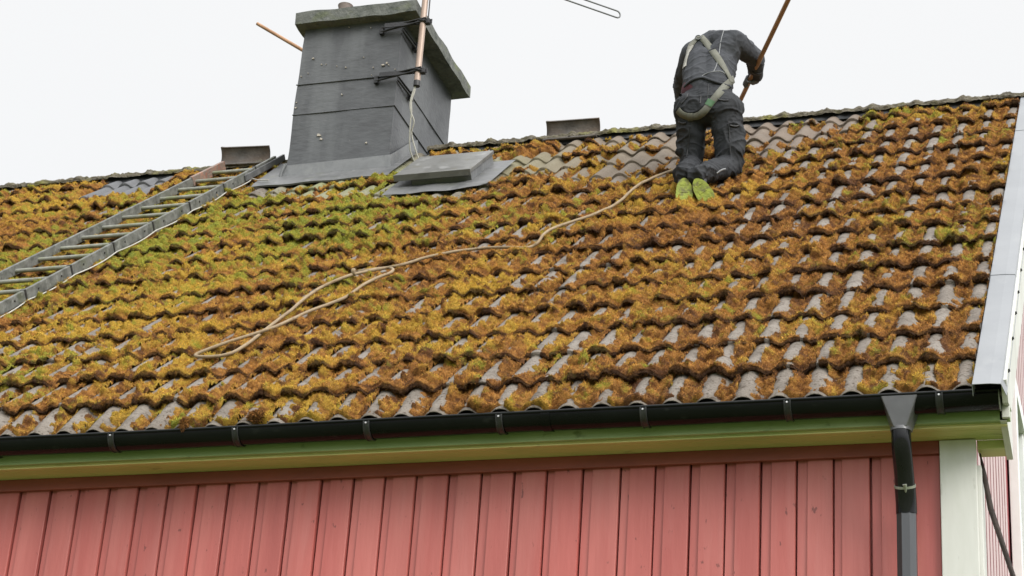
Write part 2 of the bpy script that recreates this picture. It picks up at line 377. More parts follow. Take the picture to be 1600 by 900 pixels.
# front wall of red boards, joints read along the wall
J = [(30, 772), (76.7, 770), (121.7, 768), (169.3, 765), (215, 763), (260.7, 761), (306.7, 759), (355, 757), (403, 755), (451.7, 752), (500.7, 750), (550.7, 748), (600, 746), (649.3, 743), (700, 742), (750.7, 740), (801.7, 735), (853.3, 734), (909.3, 732), (968.3, 730), (1022.7, 729), (1077.3, 727), (1132.7, 725), (1187.3, 724), (1243.3, 722), (1301, 720), (1358.3, 718)]
jx = [float(at(a, b, 0)[0]) for a, b in J]
while jx[0] > XL: jx.insert(0, jx[0]-.152-random.uniform(-.005, .005))
jx.append(-.2905)
wb = MB(); ZB, ZT = -4.5, -.115
def boards(mb, js, fixed, axis):
    for i in range(len(js)-1):
        a, b_ = js[i], js[i+1]; gap = random.uniform(.006, .010); rec = random.uniform(.034, .048)
        pr = [(a, .045), (a+gap, .045), (a+gap, .014), (a+rec, .013), (a+rec+.003, .002), (b_-.003, random.uniform(-.002, .001)), (b_, .003), (b_, .045)]
        for z0, z1 in ((ZB, ZT),):
            vs = []
            for (u, d) in pr: vs += [(u, d, z0), (u, d, z1)]
            mb.add(vs, [(2*k, 2*k+2, 2*k+3, 2*k+1) for k in range(len(pr)-1)])
boards(wb, jx, 0, 0)
wb.box((XL, .046, ZB), (jx[-1], .2, ZT)); wb.build('front_wall', M_red, house)
bw = MB(); bw.box((XL, DEP-.2, ZB), (XG-.02, DEP, ZT)); bw.build('back_wall', M_red, house)
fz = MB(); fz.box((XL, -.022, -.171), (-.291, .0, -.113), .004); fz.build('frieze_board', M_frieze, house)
cpst = MB(); cpst.box((-.289, -.03, ZB), (-.142, .0, -.117), .004); cpst.box((-.165, .002, ZB), (-.126, .14, -.22), .003)
cpst.build('corner_board', M_white, house)
fd = MB(); fd.box((XL, .03, -4.8), (XG-.02, DEP-.02, -4.49)); fd.build('foundation', M_tilegrey, house)

# gable walls: narrow white battens over red boards
gw = MB(); poly = [(0.0, ZB), (DEP, ZB), (DEP, -.12), (DEP/2, 3.50), (0.0, -.12)]
gw.add([(XG-.03, y, z) for y, z in poly] + [(XG-.15, y, z) for y, z in poly],
       [(0, 1, 2, 3, 4), (9, 8, 7, 6, 5)] + [(i, i+5, (i+1) % 5+5, (i+1) % 5) for i in range(5)])
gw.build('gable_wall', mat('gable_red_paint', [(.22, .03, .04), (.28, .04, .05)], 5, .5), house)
gw = MB(); gw.add([(XL+.15, y, z) for y, z in poly] + [(XL, y, z) for y, z in poly],
       [(0, 1, 2, 3, 4), (9, 8, 7, 6, 5)] + [(i, i+5, (i+1) % 5+5, (i+1) % 5) for i in range(5)])
gw.build('gable_wall', M_red, house)
gb = MB(); y = .155
while y < DEP-.1:
    zt = (-.14 + (min(y, DEP-y))*math.tan(PIT)); wd = .118
    segs = [(ZB, zt)]
    if 2.30 < y+wd and y < 3.65: segs = [(ZB, -.9), (1.32, zt)] if zt > 1.4 else [(ZB, -.9)]
    for z0, z1 in segs: gb.box((XG-.029, y, z0), (XG-.0282, y+wd, z1), 0)
    y += .172
gb.build('gable_boards', mat('pinkish_white_paint', [(.50, .37, .37), (.58, .46, .46)], 5, .5, stretch=(1, 1, .2)), house)
# gable window
wn = MB(); wf = .09
y0, y1, z0, z1 = 2.38, 3.6, -.85, 1.05
for a, b_ in (((XG-.02, y0-wf, z0-wf), (XG+.03, y0, z1+wf)), ((XG-.02, y1, z0-wf), (XG+.03, y1+wf, z1+wf)), ((XG-.02, y0, z1), (XG+.03, y1, z1+wf)), ((XG-.02, y0, z0-wf), (XG+.03, y1, z0)), ((XG-.02, (y0+y1)/2-.03, z0), (XG+.02, (y0+y1)/2+.03, z1))):
    wn.box(a, b_, .004)
wno = wn.build('window', M_clean, house)
pn = MB(); pn.box((XG-.018, y0, z0), (XG-.004, y1, z1)); pn.build('pane', M_glass, wno)

# fascia and soffit, eave return box at the corner
fa = MB(); fa.box((XL, -.20, -.109), (.0095, -.178, .005), .002); fa.build('fascia', M_fascia, house)
so = MB()
for ya, yb in ((-.177, -.118), (-.116, -.058), (-.056, .0)):
    so.box((XL, ya, -.113), (-.006, yb, -.098), .002)
so.box((XL, -.1765, -.121), (-.006, -.160, -.1135), .002)
so.build('soffit', M_soffit, house)
er = MB(); er.add([(-.004, -.20, -.11), (-.004, .10, -.165), (-.004, .10, .26), (-.004, -.20, 0.0), (-.03, -.20, -.11), (-.03, .10, -.165), (-.03, .10, .26), (-.03, -.20, 0.0)],
       [(0, 1, 2, 3), (7, 6, 5, 4), (0, 4, 5, 1), (1, 5, 6, 2), (2, 6, 7, 3), (3, 7, 4, 0)])
er.box((-.0205, -.222, -.104), (.0095, -.2005, .012), .002)
er.build('eave_end', M_white, house)
er = MB(); er.box((-.14, .001, -.150), (-.031, .10, -.112), .002); er.build('soffit_return', M_soffit, house)

# gutter: half round trough with a rolled front lip
gt = MB(); GY, GZ, GR = -.252, -.022, .060
def half_ring(R, n=14): return [(GY - R*math.cos(math.pi*k/n), GZ - R*math.sin(math.pi*k/n)) for k in range(n+1)]
xs = np.linspace(XL, -.024, 60)
for R, fl in ((GR, 0), (GR-.004, 1)):
    ring = half_ring(R); vs = []
    for xx in xs:
        sag = .0012*math.sin(xx*2.1)+.0008*math.sin(xx*5.3)
        vs += [(xx, p[0], p[1]+sag) for p in ring]
    k = len(ring); fs = []
    for i in range(len(xs)-1):
        for j_ in range(k-1):
            a = i*k+j_; f = (a, a+1, a+k+1, a+k); fs.append(f if fl else f[::-1])
    gt.add(vs, fs, True)
gt.tube([(xx, GY-GR+.003, GZ+.003+.0012*math.sin(xx*2.1)) for xx in xs], .0085, 8)
for xx in (-7.2, -3.35, -1.9):
    gt.add([(xx+d, GY-(GR+.0025)*math.cos(math.pi*k/14), GZ-(GR+.0025)*math.sin(math.pi*k/14)) for d in (-.02, .02) for k in range(15)],
           [(k, k+1, k+16, k+15) for k in range(14)], True)
gut = gt.build('gutter', M_gutter, house)
ec = MB(); ring = half_ring(GR+.003); ec.add([(-.022, p[0], p[1]) for p in ring]+[(-.026, p[0], p[1]) for p in ring],
       [tuple(range(15)), tuple(range(15, 30))[::-1]]+[(i, i+15, i+16, i+1) for i in range(14)])
ec.build('end_cap', mat('scratched_grey_edge', [(.16, .17, .16), (.3, .31, .29)], 30, .4), gut)
bxs = [-3.951, -3.336, -2.711, -2.105, -1.473, -0.868, -0.257]
while bxs[0] > XL+.6: bxs.insert(0, bxs[0]-.62)
brk = None
for xx in bxs:
    b_ = MB()
    for dx in (-.012, .012):
        pts = [(xx+dx, GY-(GR+.004)*math.cos(math.pi*k/14), GZ-(GR+.004)*math.sin(math.pi*k/14)) for k in range(11)]
        b_.tube(pts, .0034, 6)
    b_.add([(xx+d, GY-(GR+.0035)*math.cos(math.pi*k/14), GZ-(GR+.0035)*math.sin(math.pi*k/14)) for d in (-.0125, .0125) for k in range(11)],
           [(k, k+1, k+12, k+11) for k in range(10)], True)
    o_ = b_.build('gutter_bracket', M_brk, gut)
    rv = MB(); rv.tube([(xx, GY-GR-.004, GZ-.010), (xx, GY-GR-.009, GZ-.010)], .004, 8); rv.build('rivet', M_galv, o_)

# downpipe
dp = MB(); DX = -.415
dpo_pts = [(DX, -.262, -.150), (DX, -.262, -.185), (DX, -.255, -.215), (DX, -.235, -.25), (DX, -.205, -.285), (DX, -.175, -.325), (DX, -.158, -.355)]
dp.tube(dpo_pts, .040, 24)
dpipe = dp.build('downpipe', M_pipeb, house)
el = MB(); el.tube([(DX, -.158, -.353), (DX, -.14, -.385), (DX, -.125, -.42), (DX, -.118, -.46)], .0425, 24); el.build('elbow', M_pipeb, dpipe)
jr = MB()
rr = [(DX, -.1605, -.3515), (DX, -.1555, -.3595)]; jr.tube(rr, .0436, 24)
jr.tube([(DX+.004, -.2015, -.364), (DX+.006, -.186, -.385), (DX+.004, -.174, -.40)], [.009, .005, .001], 8)
jr.build('sealant_joint', mat('pale_green_sealant', [(.30, .30, .27), (.20, .22, .16)], 22, .5), dpipe)
lp = MB(); lp.tube([(DX, -.118, -.455), (DX, -.118, -4.6)], .0415, 8, smooth=False, flat=(.38, .92, 0)); lp.build('lower_pipe', M_pipe, dpipe)
for z in (-1.6, -3.4):
    b_ = MB(); b_.tube([(DX, -.118, z), (DX, -.118, z-.03)], .045, 20); b_.box((DX-.012, -.09, z-.026), (DX+.012, .0, z-.004)); b_.build('pipe_clip', M_gutter, dpipe)
fn = MB()
tw, bwid = .072, .041
T = [(DX-tw, -.320, -.028), (DX+tw, -.320, -.028), (DX+tw+.006, -.196, -.028), (DX-tw-.006, -.196, -.028)]
B = [(DX-bwid*.62, -.300, -.155), (DX+bwid*.62, -.300, -.155), (DX+bwid, -.225, -.155), (DX-bwid, -.225, -.155)]
fn.add(T+B, [(0, 1, 5, 4)[::-1], (1, 2, 6, 5)[::-1], (2, 3, 7, 6)[::-1], (3, 0, 4, 7)[::-1], (4, 5, 6, 7)[::-1]])
fn.tube([(DX, -.262, -.148), (DX, -.262, -.162)], .0425, 24)
fn.build('funnel_outlet', mat('grey_funnel_metal', [(.10, .10, .105), (.13, .13, .135)], 6, .3, .05, 20, metallic=.3), dpipe, bevel=.004)

# verge flashing, bargeboard
vf = MB(); tt = [-.118, 1.45, 3.1, 4.7, 5.83]
for i in range(len(tt)-1):
    a, b_ = tt[i], tt[i+1]+.02; hh = .052+.0025*(i % 2)
    for (xa, xb, ha, hb) in ((-.118, -.048, hh, hh), (-.048, -.006, hh, hh-.004)):
        q = [roof(xa, a, ha), roof(xb, a, hb), roof(xb, b_, hb), roof(xa, b_, ha)]; vf.sheet(q, .002)
    q = [roof(-.006, a, hh-.004), roof(.012, a, hh-.055), roof(.012, b_, hh-.055), roof(-.006, b_, hh-.004)]; vf.sheet(q, .002)
    q = [roof(-.118, b_, hh), roof(-.118, a, hh), roof(-.118, a, hh-.05), roof(-.118, b_, hh-.05)][::-1]; vf.sheet(q, .002)
vfo = vf.build('verge_flashing', M_flash, house)
for t_ in (.12, .55, .92, 1.25, 1.62, 2.0, 2.6, 3.3, 4.1):
    b_ = MB(); b_.tube([roof(.004, t_, .022), roof(.018, t_, .024)], .0065, 8); b_.tube([roof(.012, t_-.01, .02), roof(.013, t_+.012, .018)], .004, 6)
    b_.build('screw', M_screw, vfo)
bb = MB()
for s in (1,):
    q = [roof(.010, -.03, .035), roof(.010, 5.80, .035), roof(.010, 5.80, -.16), roof(.010, .14, -.16), roof(.010, -.03, -.06)]
    bb.sheet(q[::-1], .022)
bb.build('bargeboard', M_white, house)

# ------------------------------------------------------------------ roof tile surface
WAVE = .15; X0 = -.158; CO = .378; T0 = -.118; TK0 = .0
def tilewave(x):
    u = (x-X0)/WAVE; c = .5+.5*np.cos(2*np.pi*u - .35*np.sin(2*np.pi*u)); return c**1.25
A_W = .038
def tile_base(x, frac, jit=0.):
    return A_W*tilewave(x) + .019*(1-frac) + jit
def rowjit(x, k):
    ti = np.floor((x-X0-.075)/.30).astype(np.int64); kk = np.full(x.shape, k, np.int64) if np.isscalar(k) else k
    return (_hash(ti+500, kk+50, 3)-.5), (_hash(ti+500, kk+50, 4)-.5), (_hash(ti+500, kk+50, 8)-.5)
def clean_mask(x, t):
    n_ = (fbm(x*6, t*6, 40, 2)-.5)*.35
    a = polymask(x, t, [(-3.62, 4.42), (-2.1, 4.30), (-2.1, 5.9), (-3.62, 5.9)]) + n_
    b_ = polymask(x, t, [(-1.95, 4.50), (-1.45, 4.66), (-1.06, 5.22), (-1.06, 6.0), (-1.95, 6.0)]) + n_
    return sstep(-.03, .10, np.maximum(a, b_))
def new_mask(x, t):
    return sstep(-.004, .004, polymask(x, t, [(-6.83, 5.16), (-6.23, 5.16), (-6.23, 6), (-6.83, 6)]))
ncx = int((XV-XL)/.0094); gx = np.linspace(XL, XV, ncx)
rows = []
K = 16
for k in range(K):
    ta, tb = (T0+k*CO if k else TK0), min(T0+(k+1)*CO, TL+.02)
    j1, j2, j3 = rowjit(gx, k)
    for fr, low in ((0., True), (0., False), (.015, False), (.2, False), (.4, False), (.6, False), (.8, False), (1., False)):
        fr2 = fr if k < K-1 or tb-ta > .3 else fr
        t_ = ta + (tb-ta)*fr + (j1*.012 if fr < .1 else 0)*(1)
        h_ = tile_base(gx, fr if k else (ta+(tb-ta)*fr-T0)/CO) + j2*.006*(1-fr) + j3*.004*(1-fr)*(((gx-X0-.075)/.30) % 1-.5)*2
        if low: h_ = h_ - .014 - .004*tilewave(gx); t_ = t_+.003
        if fr == 0. and not low: h_ = h_-.003
        if k == 0: h_ = h_ - .042*(1-fr) + (.013 if low else 0)
        rows.append((gx.copy(), t_+0*gx, h_))
RX = np.array([r_[0] for r_ in rows]); RT = np.array([r_[1] for r_ in rows]); RH = np.array([r_[2] for r_ in rows])
def to_world(X, T, H):
    return np.stack([X, YE+T*CP-H*SP, T*SP+H*CP], -1)
nr, nc = RX.shape
idx = np.arange(nr*nc).reshape(nr, nc)
Fq = np.stack([idx[:-1, :-1], idx[:-1, 1:], idx[1:, 1:], idx[1:, :-1]], -1).reshape(-1, 4)
hl = wloc(house)
gm = gauss(RX, RT, -4.6, 5.0, 1.3, .6)*sstep(-5.3, -4.8, RX)
roofo = npmesh('roof', to_world(RX, RT, RH).reshape(-1, 3), Fq, M_tile, house, attrs={'clean': clean_mask(RX, RT).ravel(), 'new': new_mask(RX, RT+.01).ravel(), 'greenish': gm.ravel()}, off=hl)
# back slope and boarding beneath
bs = MB()
YR = YE+TL*CP; ZR = TL*SP
n_ = 120; xs2 = np.linspace(XL, XV, 500); vs = []; fs = []
for i in range(41):
    s_ = TL*i/40
    for xx in xs2:
        h_ = A_W*float(tilewave(np.array([xx]))[0]) + .03*((s_/CO) % 1)
        vs.append((xx, YR+s_*CP+h_*SP, ZR-s_*SP+h_*CP))
k = len(xs2)
for i in range(40):
    for j_ in range(k-1): a = i*k+j_; fs.append((a, a+1, a+k+1, a+k))
bs.add(vs, fs, True); bs.build('back_roof', M_tile, house)
ub = MB(); ub.sheet([roof(XL, -.02, -.018), roof(-.012, -.02, -.018), roof(-.012, TL, -.018), roof(XL, TL, -.018)], .02)
ub.sheet([(XL, YR, ZR-.03), (-.012, YR, ZR-.03), (-.012, YR+TL*CP, -.03), (XL, YR+TL*CP, -.03)], .02)
ub.build('roof_boarding', M_tilegrey, house)

# ridge: black strip and low mossy ridge tiles
rs = MB(); NX = 200
xr_ = np.linspace(XL, -.12, NX)
def skip(xx): return -5.30 < xx < -4.30
for seg in ((XL, -5.24), (-4.28, -.075)):
    q = [(seg[0], 4.015, 3.785), (seg[1], 4.015, 3.785), (seg[1], 4.02, 3.842), (seg[0], 4.02, 3.842)]; rs.sheet(q, .004)
    q = [(seg[0], 4.00, 3.777), (seg[1], 4.00, 3.777), (seg[1], 4.016, 3.785), (seg[0], 4.016, 3.785)]; rs.sheet(q, .003)
rs.build('ridge_strip', M_strip, house)
M_ridge = mat('lichen_covered_ridge', [(.06, .052, .036), (.11, .095, .068), (.08, .072, .038)], 14, .9, .9, 70, bdist=.01,
              extra=[((.20, .19, .04), 5, .52, .68, .75, (1, 1, 1)), ((.20, .19, .165), 30, .60, .7, .5, (1, 1, 1)), ((.03, .025, .015), 22, .6, .7, .7, (1, 1, 1))])
for seg in ((XL, -5.24), (-4.28, -.075)):
    n1 = int((seg[1]-seg[0])/.012); n2 = 26
    a = np.linspace(seg[0], seg[1], n1); ph = np.linspace(0, math.pi, n2)
    Xg, Ph = np.meshgrid(a, ph, indexing='ij')
    fr = ((Xg+.05)/.30) % 1
    collar = np.exp(-((fr-.5)/.09)**2)*.018
    R_ = .060+collar + (fbm(Xg*22, Ph*5, 5, 3)-.5)*.034 + np.clip(fbm(Xg*60, Ph*11, 8, 2)-.5, 0, 1)*.025
    Yg = 4.06 - np.cos(Ph)*(R_*1.05+.0); Zg = 3.822 + np.sin(Ph)*R_*.85
    id2 = np.arange(n1*n2).reshape(n1, n2)
    F2 = np.stack([id2[:-1, :-1], id2[1:, :-1], id2[1:, 1:], id2[:-1, 1:]], -1).reshape(-1, 4)
    npmesh('ridge_tiles', np.stack([Xg, Yg, Zg], -1).reshape(-1, 3), F2, M_ridge, house, off=hl)

# ------------------------------------------------------------------ chimney
CX0, CX1, CY0, CY1 = -5.165, -4.40, 3.60, 4.70
chb = MB()
def prism(mb, a, b_, z0, z1, fl=0.0, nz_=10, nx_=14):
    # rendered body with slightly uneven faces, one closed shell
    bm = bmesh.new(); bmesh.ops.create_cube(bm, size=1)
    bmesh.ops.subdivide_edges(bm, edges=list(bm.edges), cuts=18, use_grid_fill=True)
    for v in bm.verts:
        x_ = a[0]+(b_[0]-a[0])*(v.co.x+.5); y_ = a[1]+(b_[1]-a[1])*(v.co.y+.5); z_ = z0+(z1-z0)*(v.co.z+.5)
        p = Vector((x_, y_, z_)); d = mnoise.noise(p*3.1)*.007+mnoise.noise(p*9)*.003
        c = Vector(((a[0]+b_[0])/2, (a[1]+b_[1])/2, z_)); w_ = (p-c); w_.z = 0
        v.co = p + w_.normalized()*(d+fl*(1-(v.co.z+.5)))
    bm.verts.index_update(); mb.add([v.co[:] for v in bm.verts], [tuple(v.index for v in f.verts) for f in bm.faces], True); bm.free()
prism(chb, (CX0, CY0), (CX1, CY1), 3.2, 4.715, .012)
rc = random.Random(5)
for (a_, b_, sz) in ((489, 91, .010), (502, 100, .007), (509, 100, .005), (526, 103, .006), (540, 105, .008), (568, 89, .006), (583, 105, .007), (598, 101, .014), (604, 98, .011), (607, 101, .006), (617, 108, .005), (580, 117, .006), (534, 147, .009), (498, 211, .020), (502, 217, .016), (572, 223, .013), (545, 42, .005), (579, 43, .005), (470, 119, .007), (462, 168, .012), (463, 160, .008), (481, 114, .005)):
    c_ = at(a_, b_, CY0-.0145); n__ = 9
    ring_ = [(c_[0]+sz*(.3+.7*rc.random())*math.cos(2*math.pi*i/n__), c_[2]+sz*(.25+.5*rc.random())*math.sin(2*math.pi*i/n__)) for i in range(n__)]
    chb.mi0 = len(chb.f) if not hasattr(chb, 'mi0') else chb.mi0
    chb.add([(x_, CY0-.0150, z_) for x_, z_ in ring_]+[(x_, CY0-.004, z_) for x_, z_ in ring_], [tuple(range(n__))]+[(i, i+n__, (i+1) % n__+n__, (i+1) % n__) for i in range(n__)])
chim = chb.build('chimney', M_chim, house)
chim.data.set_sharp_from_angle(angle=math.radians(40)); chim.data.materials.append(mat('bare_plaster', [(.33, .29, .24), (.42, .39, .35)], 40, .9))
for p_ in list(chim.data.polygons)[chb.mi0:]: p_.material_index = 1
cpm = MB()
bm = bmesh.new(); bmesh.ops.create_cube(bm, size=1)
bmesh.ops.subdivide_edges(bm, edges=list(bm.edges), cuts=14, use_grid_fill=True)
for v in bm.verts:
    p = Vector((-5.215+(.945)*(v.co.x+.5), 3.515+1.25*(v.co.y+.5), 4.70+.095*(v.co.z+.5)))
    v.co = p + Vector((mnoise.noise(p*7), mnoise.noise(p*7+Vector((3, 0, 0))), mnoise.noise(p*7+Vector((0, 3, 0)))))*.009
bm.verts.index_update(); cpm.add([v.co[:] for v in bm.verts], [tuple(v.index for v in f.verts) for f in bm.faces], True); bm.free()
cpm.build('cap', M_cap, chim).data.set_sharp_from_angle(angle=math.radians(50))
pt = MB(); pc = at(540, 10, 3.85)
pt.tube([(pc[0], 3.85, 4.78), (pc[0], 3.85, 5.02), (pc[0], 3.85, 5.04)], [.052, .052, .058], 20); pt.build('flue_pot', M_pot, chim)
for zs in (4.225, 3.975):
    sm_ = MB(); sm_.box((CX0-.010, CY0-.0135, zs-.004), (CX1+.0125, CY0-.004, zs+.003), .002)
    sm_.box((CX1+.004, CY0-.0125, zs-.004), (CX1+.0125, CY1, zs+.003), .002); sm_.build('seam', M_chim, chim)
# flashing: upstands and the apron sheets
fl = MB()
yb = 3.575
fl.sheet([(CX0-.03, yb, 3.42), (CX1+.028, yb, 3.42), (CX1+.024, yb+.012, 3.575), (CX0-.02, yb+.012, 3.56)], .004)
fl.sheet([(CX1+.03, yb, 3.42), (CX1+.03, 4.06, 3.80), (CX1+.022, 4.06, 3.95), (CX1+.022, 3.98, 3.90), (CX1+.024, yb+.012, 3.575)], .004)
fl.tube([(CX0-.035, yb-.005, 3.42), (CX0-.03, yb, 3.50), (CX0-.01, yb+.005, 3.565)], .012, 8)
fl.build('upstand', M_leadgrey, chim)
ap = MB()
n1, n2 = 30, 14; vs = []
for j_ in range(n2+1):
    for i in range(n1+1):
        x_ = -5.33+1.02*i/n1; t_ = 4.965+.72*j_/n2
        if j_ == 0: t_ += .02*i/n1
        if x_ < -5.2: x_ += -.06*j_/n2
        hh = .072+.003*math.sin(i*.6)*(1-j_/n2)-.008*(j_ == 0)
        vs.append(roof(x_, t_, hh))
ap.add(vs, [(j_*(n1+1)+i, j_*(n1+1)+i+1, (j_+1)*(n1+1)+i+1, (j_+1)*(n1+1)+i) for j_ in range(n2) for i in range(n1)], True)
vs2 = [roof(-5.33+1.02*i/n1, 4.967+.02*i/n1, .072+.003*math.sin(i*.6)-.008-d) for d in (0, .012) for i in range(n1+1)]
ap.add(vs2, [(i+n1+1, i+n1+2, i+1, i) for i in range(n1)])
ap.build('flashing_apron', M_leadlight, chim)

# roof hatch
rh = MB()
HX0, HX1, HT0, HT1 = -4.03, -3.56, 4.50, 5.05
def rbox(mb, x0, x1, t0, t1, h0, h1, bevel=0.):
    mb.frame(roof((x0+x1)/2, (t0+t1)/2, (h0+h1)/2), (1, 0, 0), TD, NR, (abs(x1-x0), abs(t1-t0), abs(h1-h0)), bevel)
rbox(rh, HX0+.04, HX1-.01, HT0+.03, HT1, .03, .125, .004)
hatch = rh.build('roof_hatch', M_leadgrey, house)
ld = MB(); rbox(ld, HX0-.06, HX1, HT0-.01, HT1+.01, .126, .152, .004)
rbox(ld, HX0-.062, HX1+.002, HT0-.014, HT0+.002, .112, .1545, .002); ld.build('hatch_lid', mat('zinc_hatch_lid', [(.095, .095, .09), (.14, .14, .135), (.115, .115, .11)], 5, .4, .25, 14, spec=.4, bdist=.008, extra=[((.26, .26, .26), 9, .60, .70, .6, (1, .6, 1)), ((.09, .08, .05), 14, .6, .72, .5, (1, 1, 1))]), hatch)
hf = MB(); vs = []
n1, n2 = 24, 10
for j_ in range(n2+1):
    for i in range(n1+1):
        x_ = -4.13+.71*i/n1; t_ = 4.32+.76*j_/n2 + (.10*max(0, (i/n1-.7)/.3)**1.5 if j_ == 0 else 0)
        vs.append(roof(x_, t_, .070+.003*math.sin(i*.7+.5)*(1-j_/n2)-.008*(j_ == 0)))
hf.add(vs, [(j_*(n1+1)+i, j_*(n1+1)+i+1, (j_+1)*(n1+1)+i+1, (j_+1)*(n1+1)+i) for j_ in range(n2) for i in range(n1)], True)
hf.build('hatch_flashing', M_leadlight, hatch)

# dark diagonal strip against the gable corner
ds = MB(); p0 = np.array([-.118, .02, -.13]); 
pA = at(1531, 706, .05); pB = at(1548, 795, .06); pC = at(1583, 900, .08); pD = pC+(pC-pB)*2
ds.tube([pA, pA*.6+pB*.4, pB, (pB+pC)/2, pC, pD], [.002, .010, .012, .011, .010, .009], 8)
tag(ds.build('strap', M_bark), 'dark brown slanting strap hanging off the white corner board beside the gable', 'strap')

# ------------------------------------------------------------------ moss (stuff)
def moss_fields(X, T, k, fr, s):
    j1, j2, j3 = rowjit(X, k)
    base = tile_base(X, fr) + j2*.006*(1-fr) + j3*.004*(1-fr)*(((X-X0-.075)/.30) % 1-.5)*2
    wv = tilewave(X)
    # regional cover
    cov = .74 + (fbm(X*1.6, T*1.6, 11, 3)-.5)*.9
    cov = cov + .25*sstep(-3.0, -4.5, X)*sstep(1.2, 2.4, T) + .10*gauss(X, T, -2.8, 2.2, 1.6, 1.5)
    cov = cov - .36*gauss(X, T, -5.0, .75, .75, .75) - .38*gauss(X, T, -4.4, .0, .7, .35)
    cov = cov - .10*gauss(X, T, -.3, .8, 1.2, 1.1) - .06*sstep(.4, 0, T) - 1.5*sstep(.035, .0, T)
    cov = cov - 1.6*clean_mask(X, T)*(1-.9*gauss(X, T, -3.45, 5.45, .28, .16)-.80*sstep(.44, .60, fbm(X*6, T*6, 61, 2)))
    cov = cov - 1.5*new_mask(X, T) + .25*gauss(X, T, -.8, 5.4, .7, .4)
    und = polymask(X, T, [(-5.3, 4.72), (-3.5, 4.10), (-3.5, 4.6), (-5.3, 5.1)]); cov = cov - .75*sstep(-.06, .08, und)
    cov = cov - 2.5*sstep(-.02, .03, polymask(X, T, [(-5.36, 4.95), (-4.2, 4.95), (-4.2, 6), (-5.36, 6)])) - 2.5*sstep(-.02, .02, polymask(X, T, [(-4.15, 4.32), (-3.42, 4.32), (-3.42, 5.1), (-4.15, 5.1)]))
    cov = cov - .5*sstep(5.45, 5.75, T)
    # where moss sits in a course: thick along the lip, in the troughs, thin on the rolls
    lw = .05+.05*fbm(X*7, T*0+k*3.1, 29, 2)
    lip = np.exp(-(np.maximum(s-.015, 0)/lw)**2)
    under = sstep(.27, .36, s)
    body = .72+.95*(fbm(X*8, T*8, 23, 2)-.5)
    wvs = np.clip(wv*1.1, 0, 1)
    crest = np.exp(-((1-wv)/(.13+.09*sstep(-3.2, -.8, X)))**2)*np.clip(.1+1.75*fbm(X*9, T*4.5, 37, 2), 0, 1.25)
    loc = np.maximum(lip*(.86-.10*wvs), body*(1-.45*wvs)) + .16*under*(1-.7*wvs) - crest*(.88-.62*np.exp(-(s/.05)**2))
    wx = X+.03*(fbm(X*14, T*14, 3, 2)-.5); wt = T+.03*(fbm(X*14+40, T*14, 4, 2)-.5)
    rr_, ri = cells(wx*.85, wt, .064, 31); d1 = np.sqrt(np.clip(1-(rr_/.82)**2, 0, 1))
    r2, i2 = cells(wx, wt, .032, 47); d2 = np.sqrt(np.clip(1-(r2/.85)**2, 0, 1))
    r3, i3 = cells(X, T, .0165, 77); d3 = np.sqrt(np.clip(1-(r3/.9)**2, 0, 1))
    amt = loc + (cov-.62)*1.15 + (ri-.5)*.55 + (i2-.5)*.35 + (fbm(X*40, T*40, 12, 2)-.5)*.45 - .17 + j3*.34 + .5*np.clip(fbm(X*75, T*75, 13, 1)-.72, 0, 1)*3
    thick = np.clip(amt, 0, 1.1)
    th = sstep(0, .30, thick)*(.25+.75*thick)
    M = th*(.0005 + .0215*d1**1.2*(.10+1.35*ri) + .0105*d2*(.2+i2*1.3) + .0040*d3)*(1-.12*lip)*(.55+1.05*fbm(X*6, T*6, 88, 2)) + (.004*(1-wvs)+.005)*lip*sstep(0, .5, thick)
    M = np.where(amt > .0, M, -0.003)
    return base, M, lip, d1, d2, ri, i2
def green_field(X, T):
    g_ = .20 + .14*sstep(-2.8, -4.4, X) + (fbm(X*1.9, T*1.9, 71, 3)-.5)*.9 + .46*gauss(X, T, -4.7, 3.9, 1.6, 1.15) + .25*gauss(X, T, -.9, 5.5, 1.0, .35) + .22*gauss(X, T, -5.4, 2.0, .8, .9)
    return g_
gx2 = np.concatenate([np.arange(XL, -8.2, .012), np.arange(-8.2, XV-.002, .0062)])
NXc = len(gx2)
S_ROWS = np.concatenate([np.linspace(0, .06, 9), np.linspace(.067, CO*.999, 46)])
V_ROWS = np.linspace(0, 1, 9)[:-1]
gX, gT, gH, gM, gHue, gGrn, gDeadShade, gKeep = [], [], [], [], [], [], [], []
prevH = None
def hues(X, T, ri, i2):
    hue = np.clip(.465+.20*gauss(X, T, -3.7, 1.3, 1.3, 1.3)+.14*sstep(-2.5, -4.5, X)-.12*sstep(-2.2, -1.2, X)+(ri-.5)*.50+(i2-.5)*.40+(fbm(X*2.2, T*2.2, 55, 3)-.5)*1.1, 0, 1)
    return np.where(i2 > .93, 0.05, hue)
